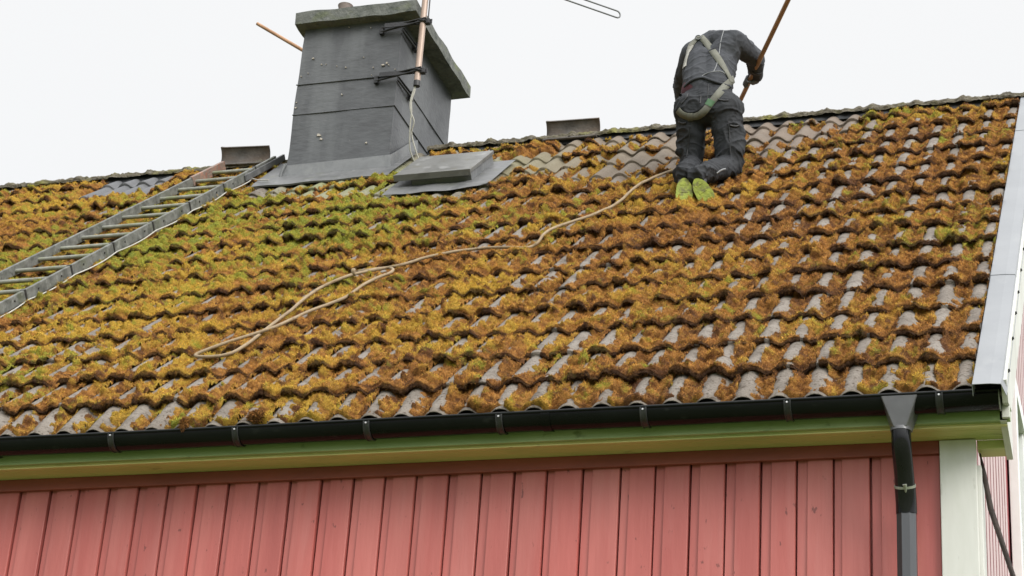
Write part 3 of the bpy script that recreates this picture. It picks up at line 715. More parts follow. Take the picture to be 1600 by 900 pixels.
for k in range(K):
    ta = TK0 if k == 0 else T0+k*CO; tb = T0+(k+1)*CO
    sr = S_ROWS if k else S_ROWS[S_ROWS < (tb-ta)]
    if ta > TL-.08: break
    Xg, Sg = np.meshgrid(gx2, sr, indexing='xy')
    j1, j2, j3 = rowjit(gx2, k)
    fr = Sg/CO if k else (Sg+(ta-T0))/CO
    Tg = ta + Sg + (j1*.012)[None, :]*(1-np.clip(Sg/CO, 0, 1))
    base, Mh, lipv, d1, d2, ri, i2 = moss_fields(Xg, Tg, k, fr, Sg)
    rough = (fbm(Xg*90, Tg*90, 91, 2)-.5)*.007*(Mh > 0) + (fbm(Xg*210, Tg*210, 92, 1)-.5)*.004*(Mh > 0)
    if k == 0: base = base - .042*(1-np.clip(Sg/(T0+CO), 0, 1))
    H = base + Mh + rough
    T_ = Tg - np.clip(Mh, 0, 1)*.9*np.exp(-Sg/.03)
    hue = hues(Xg, Tg, ri, i2); grn = green_field(Xg, Tg)+(ri-.5)*.35
    dead_shade = .95*sstep(.68, .12, d1*.6+d2*.4)  # dead stems and painted-in shade in the gaps between domes
    kp = Mh > 0
    if k > 0:
        lowH = prevH
        fX, fT, fH, fM, fh, fg, fd = [], [], [], [], [], [], []
        for v in V_ROWS:
            xx = gx2; vv = np.full(NXc, v)
            c1_, r1_ = cells(xx, vv*.055+k, .022, 140+k); dm = np.sqrt(np.clip(1-(c1_/.9)**2, 0, 1))
            hh = lowH+(H[0]-lowH)*(v**.9)
            tl = Tg[0]+.004; topT = T_[0]
            bul = np.clip(Mh[0], 0, .05)*(.45+.45*math.sin(math.pi*min(1, v*1.1)))
            t2 = tl + (topT-tl)*(v**.55) - bul*math.sin(math.pi*v)*.55 - dm*.013*math.sin(math.pi*min(1, v+.15)) + (fbm(xx*120, vv*9+k*3.3, 61, 2)-.5)*.009
            fX.append(xx); fT.append(t2); fH.append(hh+(fbm(xx*100, vv*8+k*7.7, 66, 2)-.5)*.006); fM.append(Mh[0])
            fh.append(np.clip(hue[0]-.12+(r1_-.5)*.4, 0, 1)); fg.append(grn[0]-.05+(r1_-.5)*.2); fd.append(np.clip(1.30-.75*v**2+(r1_-.5)*.45, 0, 1.2))  # lip fronts browned towards the foot: dead stems plus shade put into the colour
        gX += fX; gT += fT; gH += fH; gM += fM; gHue += fh; gGrn += fg; gDeadShade += fd; gKeep += [kp[0]]*len(V_ROWS)
    for i in range(len(sr)):
        gX.append(Xg[i]); gT.append(T_[i]); gH.append(H[i]); gM.append(Mh[i]); gHue.append(hue[i]); gGrn.append(grn[i]); gDeadShade.append(dead_shade[i]); gKeep.append(kp[i])
    prevH = H[-1]
X2, Tm, H2, Mh, hue, grn, dead_shade, keep = [np.array(q_) for q_ in (gX, gT, gH, gM, gHue, gGrn, gDeadShade, gKeep)]
ok = Tm < TL+.0
keep = keep & ok
Vw = to_world(X2, Tm, H2)
nr, nc = X2.shape; idx = np.arange(nr*nc).reshape(nr, nc)
fk = (keep[:-1, :-1] & keep[:-1, 1:]) | (keep[1:, 1:] & keep[1:, :-1])
Fm = np.stack([idx[:-1, :-1], idx[:-1, 1:], idx[1:, 1:], idx[1:, :-1]], -1)[fk]
used = np.unique(Fm); remap = np.full(nr*nc, -1, np.int64); remap[used] = np.arange(len(used))
Vf = Vw.reshape(-1, 3)[used]; Ff = remap[Fm]
off = roof(-4, 2.5, 0)
NV = len(used)
# top height of moss and tiles on a coarse grid, for things that lie on the roof
HGX, HGT = int((XV-XL)/.02)+1, int((TL+.2)/.02)+1
hgrid = np.full((HGX, HGT), .03)
np.maximum.at(hgrid, (np.clip(((X2-XL)/.02).astype(int), 0, HGX-1).ravel(), np.clip(((Tm+.1)/.02).astype(int), 0, HGT-1).ravel()), np.where(keep, H2, .03).ravel())
np.maximum.at(hgrid, (np.clip(((RX-XL)/.02).astype(int), 0, HGX-1).ravel(), np.clip(((RT+.1)/.02).astype(int), 0, HGT-1).ravel()), RH.ravel())
def top_height(x, t, r_=1):
    i, j = int((x-XL)/.02), int((t+.1)/.02)
    return float(hgrid[max(0, i-r_):i+r_+1, max(0, j-r_):j+r_+1].max())
# fibres: small upright blades on the cushions (spore stalks), spread by area
NB = 1500000
vX = X2.ravel()[Fm[:, 0]]; vT = Tm.ravel()[Fm[:, 0]]
A_ = Vw.reshape(-1, 3)[Fm[:, 1]]-Vw.reshape(-1, 3)[Fm[:, 0]]; B_ = Vw.reshape(-1, 3)[Fm[:, 3]]-Vw.reshape(-1, 3)[Fm[:, 0]]
crs = np.cross(A_, B_); ar = np.linalg.norm(crs, axis=1); nrm = crs/(ar[:, None]+1e-12)
wgt = ar*np.where(vX < -8.3, .15, 1.)*(1.25-.09*np.clip(vT, 0, 6))
cum = np.cumsum(wgt); fi = np.searchsorted(cum, rng.random(NB)*cum[-1])
uu = rng.random((NB, 1)); vv = rng.random((NB, 1))
P = Vw.reshape(-1, 3)[Fm[fi, 0]] + A_[fi]*uu + B_[fi]*vv
nn = nrm[fi]
dirv = nn*.9 + np.array([0, -.05, .25]) + rng.normal(0, .36, (NB, 3)); dirv /= np.linalg.norm(dirv, axis=1, keepdims=True)
mh = Mh.ravel()[Fm[fi, 0]][:, None]
ln = np.clip(rng.uniform(.004, .012, (NB, 1))*(.6+.9*mh/.02), .003, .015)
sd_ = np.cross(dirv, rng.normal(0, 1, (NB, 3))); sd_ /= np.linalg.norm(sd_, axis=1, keepdims=True)+1e-9
wd_ = rng.uniform(.0006, .0015, (NB, 1))
B0 = P - sd_*wd_ - nn*.002; B1 = P + sd_*wd_ - nn*.002; B2 = P + dirv*ln
BV = np.stack([B0, B1, B2], 1).reshape(-1, 3); BF = np.arange(NB*3).reshape(-1, 3)
q0 = Fm[fi, 0]
bh = np.clip(hue.ravel()[q0]+rng.normal(.02, .16, NB), 0, 1); bgn = grn.ravel()[q0]+rng.normal(-.05, .12, NB); bd = np.clip(dead_shade.ravel()[q0]*.95+rng.normal(.0, .22, NB), 0, 1)
Ft = np.concatenate([Ff[:, [0, 1, 2]], Ff[:, [0, 2, 3]]])
V_all = np.concatenate([Vf, BV]); F_all = np.concatenate([Ft, BF+NV])
def cc(a, b_): return np.concatenate([a.ravel()[used], np.repeat(b_, 3)])
moss = npmesh('moss', V_all, F_all, M_moss, None, smooth=True, attrs={'hue': cc(hue, bh), 'green': cc(grn, bgn), 'dead_shade': cc(dead_shade, bd), 'lum': np.concatenate([np.full(NV, .52), np.repeat(np.clip(rng.normal(1.05, .42, NB), .2, 2.0), 3)])}, off=off)
tag(moss, 'thick orange, yellow and green moss cushions growing over the roof tiles', 'moss', kind='stuff')

def clump(name, px, py, h, size, label, seed, drop=.0):
    c = onroof(px, py, h) if h is not None else None
    return c
def moss_lump(c, size, label, seed, group=None):
    bm = bmesh.new(); bmesh.ops.create_icosphere(bm, subdivisions=5, radius=1)
    V = []; hu = []; de = []
    for v in bm.verts:
        p = v.co.normalized(); q = p*3+Vector((seed, 0, 0))
        r_ = 1+.35*mnoise.noise(q)+.22*mnoise.noise(q*3)+.16*mnoise.noise(q*9)
        V.append((p.x*size[0]*r_, p.y*size[1]*r_, p.z*size[2]*r_)); hu.append(.25+.5*mnoise.noise(q*2)); de.append(.5+.8*mnoise.noise(q*4))
    F = np.array([[v.index for v in f.verts] for f in bm.faces]); bm.free()
    V = np.array(V); r_ = np.random.default_rng(seed); n_b = 1800
    pk = r_.integers(0, len(V), n_b); P = V[pk]; d = P/np.linalg.norm(P, axis=1, keepdims=True)+r_.normal(0, .45, (n_b, 3)); d /= np.linalg.norm(d, axis=1, keepdims=True)
    sdv = np.cross(d, r_.normal(0, 1, (n_b, 3))); sdv /= np.linalg.norm(sdv, axis=1, keepdims=True)
    BVv = np.stack([P-sdv*.0012, P+sdv*.0012, P+d*r_.uniform(.006, .014, (n_b, 1))], 1).reshape(-1, 3)
    V2 = np.concatenate([V, BVv]); F2 = np.concatenate([F, np.arange(n_b*3).reshape(-1, 3)+len(V)])
    at_ = lambda a: np.concatenate([np.array(a), np.repeat(np.array(a)[pk], 3)])
    o = npmesh('moss_clump', V2+np.array(c), F2, M_moss, None, attrs={'hue': at_(hu), 'green': np.full(len(V2), .1), 'dead_shade': at_(de), 'lum': np.concatenate([np.full(len(V), .6), np.repeat(r_.uniform(.4, 1.5, n_b), 3)])}, off=c)
    tag(o, label, 'moss clump', group); return o
c1 = at(288, 664, -.305); moss_lump(c1, (.018, .016, .030), 'small brown moss clump hanging over the gutter edge, below the end of the rope loop', 3, 'moss clumps on the gutter')
c2 = at(402, 652, -.285); moss_lump(c2, (.040, .030, .028), 'rounded brown moss clump sagging onto the gutter edge, the larger of the two', 8, 'moss clumps on the gutter')

# ------------------------------------------------------------------ ladder
lad = empty('ladder', 'weathered grey metal ladder lying on the mossy roof, left of the chimney', 'ladder', tuple(roof(-5.7, 3., .06)))
def railx(side, t):
    return (-5.594 + (t-1.91)*(.173/3.62)) if side else (-6.022 + (t-2.67)*(.209/2.94))
LT0, LT1 = .15, 5.60
for side in (0, 1):
    t1 = 5.66 if side else 5.50
    r0 = MB(); a = roof(railx(side, LT0), LT0, .105); b_ = roof(railx(side, t1), t1, .105)
    d = b_-a; L_ = np.linalg.norm(d); c = (a+b_)/2
    if side:
        r0.frame(c, np.cross(d, NR), d, NR, (.022, L_, .068), .004)
    else:
        r0.frame(c, np.cross(d, NR), d, NR, (.022, L_, .062), .004)
    rl = r0.build('rail', M_ladder, lad)
    if side == 0:
        q = MB(); a = roof(railx(0, 5.12), 5.12, .107); b2 = roof(railx(0, 5.62), 5.62, .107); d2_ = b2-a
        q.frame((a+b2)/2, np.cross(d2_, NR), d2_, NR, (.028, np.linalg.norm(d2_), .070), .004); q.build('rusty_end', M_rust, rl)
    else:
        q = MB()
        a = roof(railx(1, 5.1)+.012, 5.1, .10); b2 = roof(railx(1, 5.78)+.012, 5.78, .10); d2_ = b2-a
        q.frame((a+b2)/2, np.cross(d2_, NR), d2_, NR, (.02, np.linalg.norm(d2_), .045), .003); q.build('rail_extension', M_leadlight, rl)
        for t_ in np.arange(.5, 5.2, .26):
            q = MB(); p = roof(railx(1, t_)+.0105, t_, .108); q.tube([p, p+np.array([.004, 0, 0])], .0065, 8); q.build('bolt', M_screw, rl)
        for t_ in np.arange(.62, 5.4, .52):
            q = MB(); p = roof(railx(1, t_), t_, .105); q.frame(p, (1, 0, 0), TD, NR, (.03, .016, .075), .002)
            q.build('cable_tie', M_screw, rl)
rt = 5.42
while rt > LT0+.1:
    q = MB(); a = roof(railx(0, rt), rt, .098); b_ = roof(railx(1, rt), rt, .098); q.tube([a, b_], .0135, 12); q.build('rung', M_rung, lad)
    rt -= .2585
# cable along the ladder
pts = []
for t_ in np.arange(.3, 5.25, .065):
    ph = ((t_-.62) % .52)/.52; sag = math.sin(math.pi*ph)
    pts.append(roof(railx(1, t_)+.022+.018*sag, t_, .080-.006*sag))
pts = pts[:-1] + [roof(-5.40, 5.16, .085), roof(-5.36, 5.12, .085), roof(-5.30, 5.06, .088), roof(-5.22, 5.04, .088)]
cb = MB(); cb.tube(pts, .0042, 8)
tag(cb.build('cable', M_wirew), 'thin white cable tied along the lower rail of the ladder', 'cable')

# ------------------------------------------------------------------ loose ridge tiles
def loose(c, length, tilt, ang, label):
    q = MB(); n1 = 14; R_ = .100; th = .013
    ax = np.array([math.cos(ang), 0, math.sin(ang)]); 
    u0 = np.array([0, math.cos(tilt), math.sin(tilt)]); v0 = np.cross(ax, u0)
    vs = []; 
    a0, a1 = math.radians(-72), math.radians(72)
    nl = 10
    for i in range(nl+1):
        s = -length/2+length*i/nl; rr2 = R_*(1+.07*(i == 0)+.05*(1-i/nl))
        for rad in (rr2, rr2-th):
            for k_ in range(n1+1):
                a_ = a0+(a1-a0)*k_/n1
                vs.append(np.array(c)+ax*s+v0*(-math.cos(a_)*rad+R_*.75)+u0*math.sin(a_)*rad)
    w_ = n1+1; st = 2*w_; fs = []
    for i in range(nl):
        for k_ in range(n1):
            a_ = i*st+k_; fs.append((a_, a_+1, a_+st+1, a_+st)); b_ = a_+w_; fs.append((b_, b_+st, b_+st+1, b_+1))
        for e_ in (0, n1):
            a_ = i*st+e_; f = (a_, a_+st, a_+st+w_, a_+w_); fs.append(f)
    for i in (0, nl):
        for k_ in range(n1):
            a_ = i*st+k_; fs.append((a_, a_+w_, a_+w_+1, a_+1))
    q.add(vs, fs, True); o = q.build('ridge_tile', M_tilegrey, None); tag(o, label, 'roof tile', 'loose ridge tiles'); return o
cA = at(381, 249, 4.05); cB = at(894, 208, 4.05)
loose((cA[0], 4.05, cA[2]), .40, math.radians(72), math.radians(-3.0), 'loose curved ridge tile propped on the ridge above the ladder top')
loose((cB[0], 4.05, cB[2]), .395, math.radians(72), math.radians(-1.0), 'loose curved ridge tile propped on the ridge between the chimney and the worker')

# ------------------------------------------------------------------ rope
rp = [(1062, 262), (1048, 265), (1030, 272), (1005, 283), (990, 291), (981, 302), (972, 311), (958, 320), (938, 330), (915, 338), (892, 346), (868, 353), (854, 360), (846, 368), (842, 378), (833, 385), (820, 387), (806, 385), (780, 384), (740, 388), (710, 391), (680, 397), (655, 403), (636, 410), (620, 415), (603, 417), (586, 420), (562, 425), (551, 426), (536, 433), (516, 441), (495, 450), (476, 464), (463, 476), (442, 494), (420, 509), (401, 525), (383, 540), (364, 550), (348, 555), (325, 557), (305, 556), (302, 553), (318, 547), (351, 534), (398, 520), (429, 511), (457, 497), (485, 483), (510, 474), (541, 466), (554, 453), (572, 439), (594, 430), (612, 425), (617, 420), (611, 416), (596, 417), (575, 422), (560, 422)]
pts = []
for i, (a, b_) in enumerate(rp):
    h_ = .08
    for it in range(4):
        p_ = onroof(a, b_+2, h_); t_ = (p_-O)@TD; h_ = .5*h_+.5*(top_height(p_[0], t_, 1)+.004)
    if i in (15, 16): h_ -= .025
    elif i < 4: h_ += .012
    pts.append(onroof(a, b_+2, h_))
for _ in range(1):
    pts = [pts[0]]+[(pts[i-1]+2*pts[i]+pts[i+1])/4+NR*.002 for i in range(1, len(pts)-1)]+[pts[-1]]
def catmull(P, n=5):
    P = [np.array(p) for p in P]; o = []
    for i in range(len(P)-1):
        p0 = P[max(i-1, 0)]; p1 = P[i]; p2 = P[i+1]; p3 = P[min(i+2, len(P)-1)]
        for k_ in range(n):
            t_ = k_/n; o.append(.5*((2*p1)+(-p0+p2)*t_+(2*p0-5*p1+4*p2-p3)*t_*t_+(-p0+3*p1-3*p2+p3)*t_**3))
    o.append(P[-1]); return o
rq = MB(); pc_ = catmull(pts, 6)
pc_ = [p+np.array([mnoise.noise(Vector(p)*9), mnoise.noise(Vector(p)*9+Vector((5, 0, 0))), 0])*.004 for p in pc_]
rq.tube(pc_, .0085, 10)
for p_ in (onroof(553, 425, .098),):
    th_ = np.linspace(0, 4*math.pi, 26)
    rq.tube([p_+np.array([.004*math.sin(a)*0+.012*(a/12.6-.5), .014*math.cos(a), .014*math.sin(a)]) for a in th_], .008, 8)
tag(rq.build('rope', M_rope), 'beige safety rope snaking over the moss from the worker to a long loop', 'rope')

# ------------------------------------------------------------------ antenna
MX, MY = -4.215, 3.535
ant = empty('antenna', 'brown antenna mast clamped to the right front corner of the chimney', 'antenna', (MX, MY, 4.09))
q = MB(); q.tube([(MX, MY, 4.095), (MX, MY, 6.0)], .0225, 16); mast = q.build('mast', M_mast, ant)
q = MB(); q.tube([(MX, MY, 4.083), (MX, MY, 4.12)], .0235, 16); q.tube([(MX, MY, 4.085), (MX, MY, 4.078)], .0245, 16); q.build('mast_end', M_black, ant)
for z in (4.19, 4.60):
    q = MB()
    q.tube([(-4.55, CY0-.03, z-.012), (MX+.03, MY-.028, z+.005)], .007, 8); q.tube([(-4.55, CY0-.03, z+.018), (MX+.03, MY-.028, z+.026)], .007, 8)
    q.box((-4.56, CY0-.036, z-.03), (-4.53, CY0-.008, z+.03), .003)
    q.frame(((MX+CX1)/2-.02, MY+.0, z+.012), (1, .02, .0), (0, 1, 0), (0, 0, 1), (.36, .006, .035))
    q.tube([(-4.385, CY0-.01, z-.01), (-4.37, 3.85, z-.012)], .008, 8); q.tube([(-4.385, CY0-.01, z+.02), (-4.37, 3.85, z+.018)], .006, 8)
    q.box((-4.392, 3.82, z-.035), (-4.36, 3.86, z+.035), .003)
    q.tube([(MX+.030*math.cos(a), MY+.030*math.sin(a), z+.012) for a in np.linspace(0, 2*math.pi, 17)], .006, 6)
    q.box((MX+.02, MY-.02, z-.012), (MX+.055, MY+.02, z+.028), .004)
    q.build('bracket', M_black, ant)
q = MB(); q.tube([(MX+.034, MY+.01, 4.62), (MX+.036, MY, 4.8), (MX+.03, MY, 5.35)], .005, 8); q.build('coax_cable', M_black, ant)
zA = 5.32; P1 = atz(969, 24, zA); P0_ = atz(900, 0, zA); dd = (P1-P0_)/np.linalg.norm(P1-P0_); W_ = np.cross(dd, (0, 0, 1)); 
q = MB(); loop = []; hl_ = 1.42; g_ = .035
base_c = P1 - dd*.03
upv = np.array([0, 0, 1.0])
arc = [base_c + dd*(.030*math.cos(a)) + upv*(.030*math.sin(a)) for a in np.linspace(-math.pi/2, math.pi/2, 9)]
far = base_c - dd*hl_
arc2 = [far - dd*(.028*math.cos(a)) - upv*(.028*math.sin(a)) for a in np.linspace(-math.pi/2, math.pi/2, 9)]
q.tube(arc+arc2+[arc[0]], .0062, 8); q.build('dipole', M_leadgrey, ant)
mid = (base_c+far)/2
q = MB(); q.tube([(MX, MY, zA-.028), mid - upv*.028], .011, 10); q.build('boom', M_alu, ant)
# twisted pair of cables from the mast foot to the hatch
for k_, lab in ((0, 'white cable hanging from the mast foot, the one bowing furthest left'), (1, 'white cable hanging from the mast foot, the straighter one ending on the right')):
    pp = [(649, 130), (648, 142), (643, 158), (643, 175), (641, 195), (640, 215), (641, 235), (648, 254)] if k_ == 0 else [(650, 130), (646, 142), (641, 160), (642, 175), (647, 190), (643, 208), (648, 230), (655, 251)]
    ps = []
    for i, (a, b_) in enumerate(pp):
        Y_ = MY + (3.60-MY)*i/7 + (.006 if k_ else -.006)
        Y_ = MY + .0*i
        ps.append(at(a, b_, Y_ + (i/7)**2*.20))
    q = MB(); q.tube(catmull(ps, 5), .0055, 8); tag(q.build('cable', M_wirew), lab, 'cable', 'cables below the antenna mast')

# pole behind the chimney, its end against the back face
q = MB(); a = at(402, 37, 4.745); b_ = at(650, 182, 4.745); q.tube([a, a*.5+b_*.5, b_], [.0145, .0155, .0155], 12)
pl = q.build('pole', M_wood); tag(pl, 'thin wooden pole sticking out to the left behind the chimney', 'pole')

# ------------------------------------------------------------------ worker
def remeshed(name, chains, voxel, disp=None, smooth=2):
    """one continuous mesh grown round tapered limbs; chains: (points, radii, squash axis or None, squash)"""
    bm = bmesh.new()
    for ch in chains:
        pts, rad = ch[0], ch[1]; sq = ch[2] if len(ch) > 2 else None
        P = [np.array(p, float) for p in pts]
        D = []; Rr = []
        for i in range(len(P)-1):
            n_ = max(2, int(np.linalg.norm(P[i+1]-P[i])/.012))
            for k_ in range(n_):
                u = k_/n_; D.append(P[i]*(1-u)+P[i+1]*u); Rr.append(rad[i]*(1-u)+rad[i+1]*u)
        D.append(P[-1]); Rr.append(rad[-1])
        d0 = D[0]-D[1]; d0 /= np.linalg.norm(d0); d1_ = D[-1]-D[-2]; d1_ /= np.linalg.norm(d1_)
        r0, r1_ = Rr[0], Rr[-1]
        A = [D[0]+d0*r0*math.sin(a) for a in (1.5, 1.2, .9, .6, .3)]; AR = [r0*math.cos(a) for a in (1.5, 1.2, .9, .6, .3)]
        B = [D[-1]+d1_*r1_*math.sin(a) for a in (.3, .6, .9, 1.2, 1.5)]; BR = [r1_*math.cos(a) for a in (.3, .6, .9, 1.2, 1.5)]
        D = A+D+B; Rr = AR+Rr+BR
        up = np.array([.13, .2, 1.]); n = 18; rings = []
        for i, p in enumerate(D):
            d = D[min(i+1, len(D)-1)]-D[max(i-1, 0)]; d /= np.linalg.norm(d)+1e-9
            u = up-d*(up@d); u /= np.linalg.norm(u); up = u; v = np.cross(d, u); ring = []
            for k_ in range(n):
                o_ = Rr[i]*(math.cos(2*math.pi*k_/n)*u+math.sin(2*math.pi*k_/n)*v)
                if sq is not None: ax = np.array(sq[0], float); ax /= np.linalg.norm(ax); o_ = o_-ax*(o_@ax)*(1-sq[1])
                ring.append(bm.verts.new(p+o_))
            rings.append(ring)
        for i in range(len(rings)-1):
            for k_ in range(n):
                bm.faces.new((rings[i][k_], rings[i][(k_+1) % n], rings[i+1][(k_+1) % n], rings[i+1][k_]))
        bm.faces.new(rings[0][::-1]); bm.faces.new(rings[-1])
    bmesh.ops.recalc_face_normals(bm, faces=list(bm.faces))
    me = bpy.data.meshes.new(name+'_shape'); bm.to_mesh(me); bm.free()
    o = bpy.data.objects.new(name+'_shape', me); COL.objects.link(o)
    md = o.modifiers.new('r', 'REMESH'); md.mode = 'VOXEL'; md.voxel_size = voxel
    sm = o.modifiers.new('s', 'SMOOTH'); sm.iterations = smooth; sm.factor = .5
    bpy.context.view_layer.update(); dg = bpy.context.evaluated_depsgraph_get()
    ev = o.evaluated_get(dg); m2 = bpy.data.meshes.new_from_object(ev)
    bpy.data.objects.remove(o); bpy.data.meshes.remove(me)
    if disp:
        nv = len(m2.vertices); co = np.zeros(nv*3); no = np.zeros(nv*3)
        m2.vertices.foreach_get('co', co); m2.vertices.foreach_get('normal', no)
        co = co.reshape(-1, 3); no = no.reshape(-1, 3)
        dv = np.array([disp(Vector(c)) for c in co]); co = co+no*dv[:, None]; m2.vertices.foreach_set('co', co.ravel())
    return m2
def link_mesh(name, me, mat_, parent):
    off = wloc(parent); nv = len(me.vertices); co = np.zeros(nv*3); me.vertices.foreach_get('co', co)
    co = co.reshape(-1, 3)
    bvh = BVHTree.FromPolygons([tuple(c) for c in co], [tuple(p.vertices) for p in me.polygons])
    me.vertices.foreach_set('co', (co-np.array(off)).ravel())
    me.polygons.foreach_set('use_smooth', [True]*len(me.polygons)); me.name = name; me.materials.clear(); me.materials.append(mat_); me.update()
    o = bpy.data.objects.new(name, me); COL.objects.link(o); o.parent = parent
    return o, bvh

M_skin = mat('skin', [(.50, .30, .22), (.56, .35, .26)], 20, .5)
M_jacket = mat('charcoal_softshell', [(.030, .032, .038), (.047, .050, .058), (.038, .041, .047)], 7, .8, .5, 160, bdist=.002, spec=.3)
M_trous = mat('dark_grey_work_trousers', [(.010, .011, .014), (.021, .023, .027), (.015, .0165, .020)], 8, .75, .5, 140, bdist=.002, spec=.35)
M_glove = mat('dark_grey_glove', [(.10, .105, .12), (.15, .157, .17)], 30, .8, .5, 160, bdist=.002)
M_sole = mat('lime_rubber_sole', [(.15, .18, .015), (.25, .29, .025)], 18, .7, .8, 90, bdist=.006, extra=[((.07, .06, .02), 22, .50, .64, .75, (1, 1, 1)), ((.10, .055, .03), 9, .58, .7, .6, (1, 1, 1))])
M_shoe = mat('dark_grey_shoe', [(.03, .03, .033), (.07, .07, .075)], 40, .8, .5, 150, bdist=.002)
M_strap = mat('grey_green_webbing', [(.12, .12, .098), (.165, .165, .135)], 16, .8, .6, 300, bdist=.002)
M_strapw = mat('pale_webbing', [(.30, .29, .26), (.36, .35, .32)], 16, .8, .5, 300)
M_grn = mat('green_buckle_patch', [(.05, .12, .055), (.08, .17, .08)], 50, .6)
M_refl = mat('silver_piping', [(.16, .165, .17), (.20, .205, .21)], 30, .5)
M_maroon = mat('maroon_shirt', [(.045, .008, .014), (.06, .011, .018)], 20, .8)
M_hair = mat('brown_hair', [(.05, .03, .02), (.09, .055, .035)], 40, .7, .6, 200)

person = empty('person', 'worker in charcoal workwear and safety harness kneeling bent over near the ridge', 'person', tuple(onroof(1100, 285, .05)))
hipc = at(1106, 168, 2.64); RH = at(1130, 170, 2.64); LH = at(1084, 172, 2.64)
RK = onroof(1137, 260, .11); LK = onroof(1084, 260, .11)
RA = onroof(1094, 273, .165); LA = onroof(1070, 272, .165)
RS = at(1147, 66, 2.75); LS = at(1083, 83, 2.78); NK = at(1114, 68, 2.82)
RE = at(1181, 91, 2.99); RW = at(1181, 118, 3.17); LE = at(1066, 126, 3.0); LW = at(1065, 163, 3.17)
WA = at(1106, 138, 2.68); CH = at(1110, 98, 2.77)
RHe = onroof(1087, 281, .155); LHe = onroof(1069, 280, .155); RTo = onroof(1112, 321, .03); LTo = onroof(1069, 323, .03)
px = np.array([1., 0, 0])
HD = at(1110, 84, 3.03)
fwd = np.array([0, .88, -.47])
pe0 = at(1141, 190, 3.75); pe1 = at(1171, 127, 3.2); pdir = (pe1-pe0)/np.linalg.norm(pe1-pe0)
# body: head with face, neck, trunk, arms and legs in one surface
def bdisp(p): return mnoise.noise(p*14)*.002
bc = [([hipc+px*-.04, WA-px*.04, CH-px*.05], [.085, .08, .09]), ([hipc+px*.04, WA+px*.04, CH+px*.05], [.085, .08, .09]), ([LS, NK, RS], [.05, .06, .05]),
      ([NK, HD-fwd*.03], [.055, .055]), ([HD-fwd*.01-np.array([0, 0, -.0]), HD+fwd*.035], [.088, .078], (px, .86)),
      ([HD+fwd*.09+np.array([0, 0, -.01]), HD+fwd*.112+np.array([0, 0, -.02])], [.018, .014]),
      ([HD+px*.075, HD+px*.088], [.02, .016]), ([HD-px*.075, HD-px*.088], [.02, .016]), ([HD+fwd*.06+np.array([0, -.03, -.05]), HD+fwd*.07+np.array([0, -.035, -.055])], [.035, .03]),
      ([RS, RE, RW], [.045, .036, .026]), ([LS, LE, LW], [.045, .036, .026]),
      ([RH, RK, RA], [.075, .052, .04]), ([LH, LK, LA], [.075, .052, .04])]
body, _ = link_mesh('body', remeshed('body', bc, .009, bdisp), M_skin, person)
for s_ in (-1, 1):
    q = MB(); c_ = HD+fwd*.082+px*.03*s_+np.array([0, .012, .022]); q.tube([c_-fwd*.006, c_+fwd*.004], [.010, .006], 10); q.build('eye', M_hair, body)
q = MB(); c_ = HD+fwd*.085+np.array([0, -.028, -.036]); q.tube([c_-px*.022, c_, c_+px*.022], [.003, .005, .003], 8); q.build('mouth', M_maroon, body)
hc = [([HD-fwd*.03+np.array([0, .005, .02]), HD+fwd*.012+np.array([0, .02, .035])], [.092, .086], (px, .88))]
link_mesh('hair', remeshed('hair', hc, .008, lambda p: mnoise.noise(p*45)*.006), M_hair, person)

def folds(p, a=.010, joints=()):
    w1 = Vector((mnoise.noise(p*6), mnoise.noise(p*6+Vector((7, 1, 0))), mnoise.noise(p*6+Vector((1, 7, 3)))))*.06
    q_ = p+w1
    f = (1-abs(mnoise.noise(Vector((q_.x*6+q_.z*5, q_.y*6, q_.z*11-q_.x*6))))*2.2)
    f2 = (1-abs(mnoise.noise(Vector((q_.x*17-q_.z*12, q_.y*15, q_.z*26+q_.x*10))+Vector((4, 0, 0))))*2.2)
    k_ = .6
    for j, rad in joints: k_ = max(k_, 1.6*math.exp(-((p-Vector(j)).length/rad)**2))
    return a*k_*(max(f, -.5)**3*.8+max(f2, -.4)**3*.28-.2)+mnoise.noise(p*60)*.0004
tj = [(RK, .13), (LK, .13), (RA, .12), (LA, .12), (hipc, .10)]
tc_ = [([LH-px*.01, RH+px*.01], [.112, .112]), ([hipc+np.array([0, .0, .03]), WA+np.array([0, 0, -.02])], [.125, .112], ((0, 1, 0), .85)),
       ([hipc+px*.055+np.array([0, 0, .03]), WA+px*.055], [.10, .09]), ([hipc-px*.055+np.array([0, 0, .03]), WA-px*.045], [.10, .09]),
       ([RH+px*.012, (RH+RK)/2+px*.014, RK+px*.016], [.104, .086, .074]), ([LH-px*.012, (LH+LK)/2-px*.012, LK-px*.008], [.104, .083, .072]),
       ([RK+px*.014, RK*.4+RA*.6, RA], [.074, .062, .058]), ([LK-px*.006, LK*.4+LA*.6, LA], [.072, .060, .055]),
       ([RA, RA+(RA-RK)*.06], [.060, .056]), ([LA, LA+(LA-LK)*.06], [.058, .055]),
       ([(RH+RK)/2+px*.075+np.array([0, .01, .05]), (RH+RK)/2+px*.078+np.array([0, .01, -.09])], [.042, .045]), ([(LH+LK)/2-px*.07+np.array([0, .01, .05]), (LH+LK)/2-px*.072+np.array([0, .01, -.08])], [.038, .04])]
trous, bt = link_mesh('trousers', remeshed('trousers', tc_, .0058, lambda p: folds(p, .022, tj)), M_trous, person)
jj_ = [(RE, .12), (LE, .12), (WA, .10), (RS, .08)]
SHL = LS*.5+CH*.5; SHR = RS*.5+CH*.5
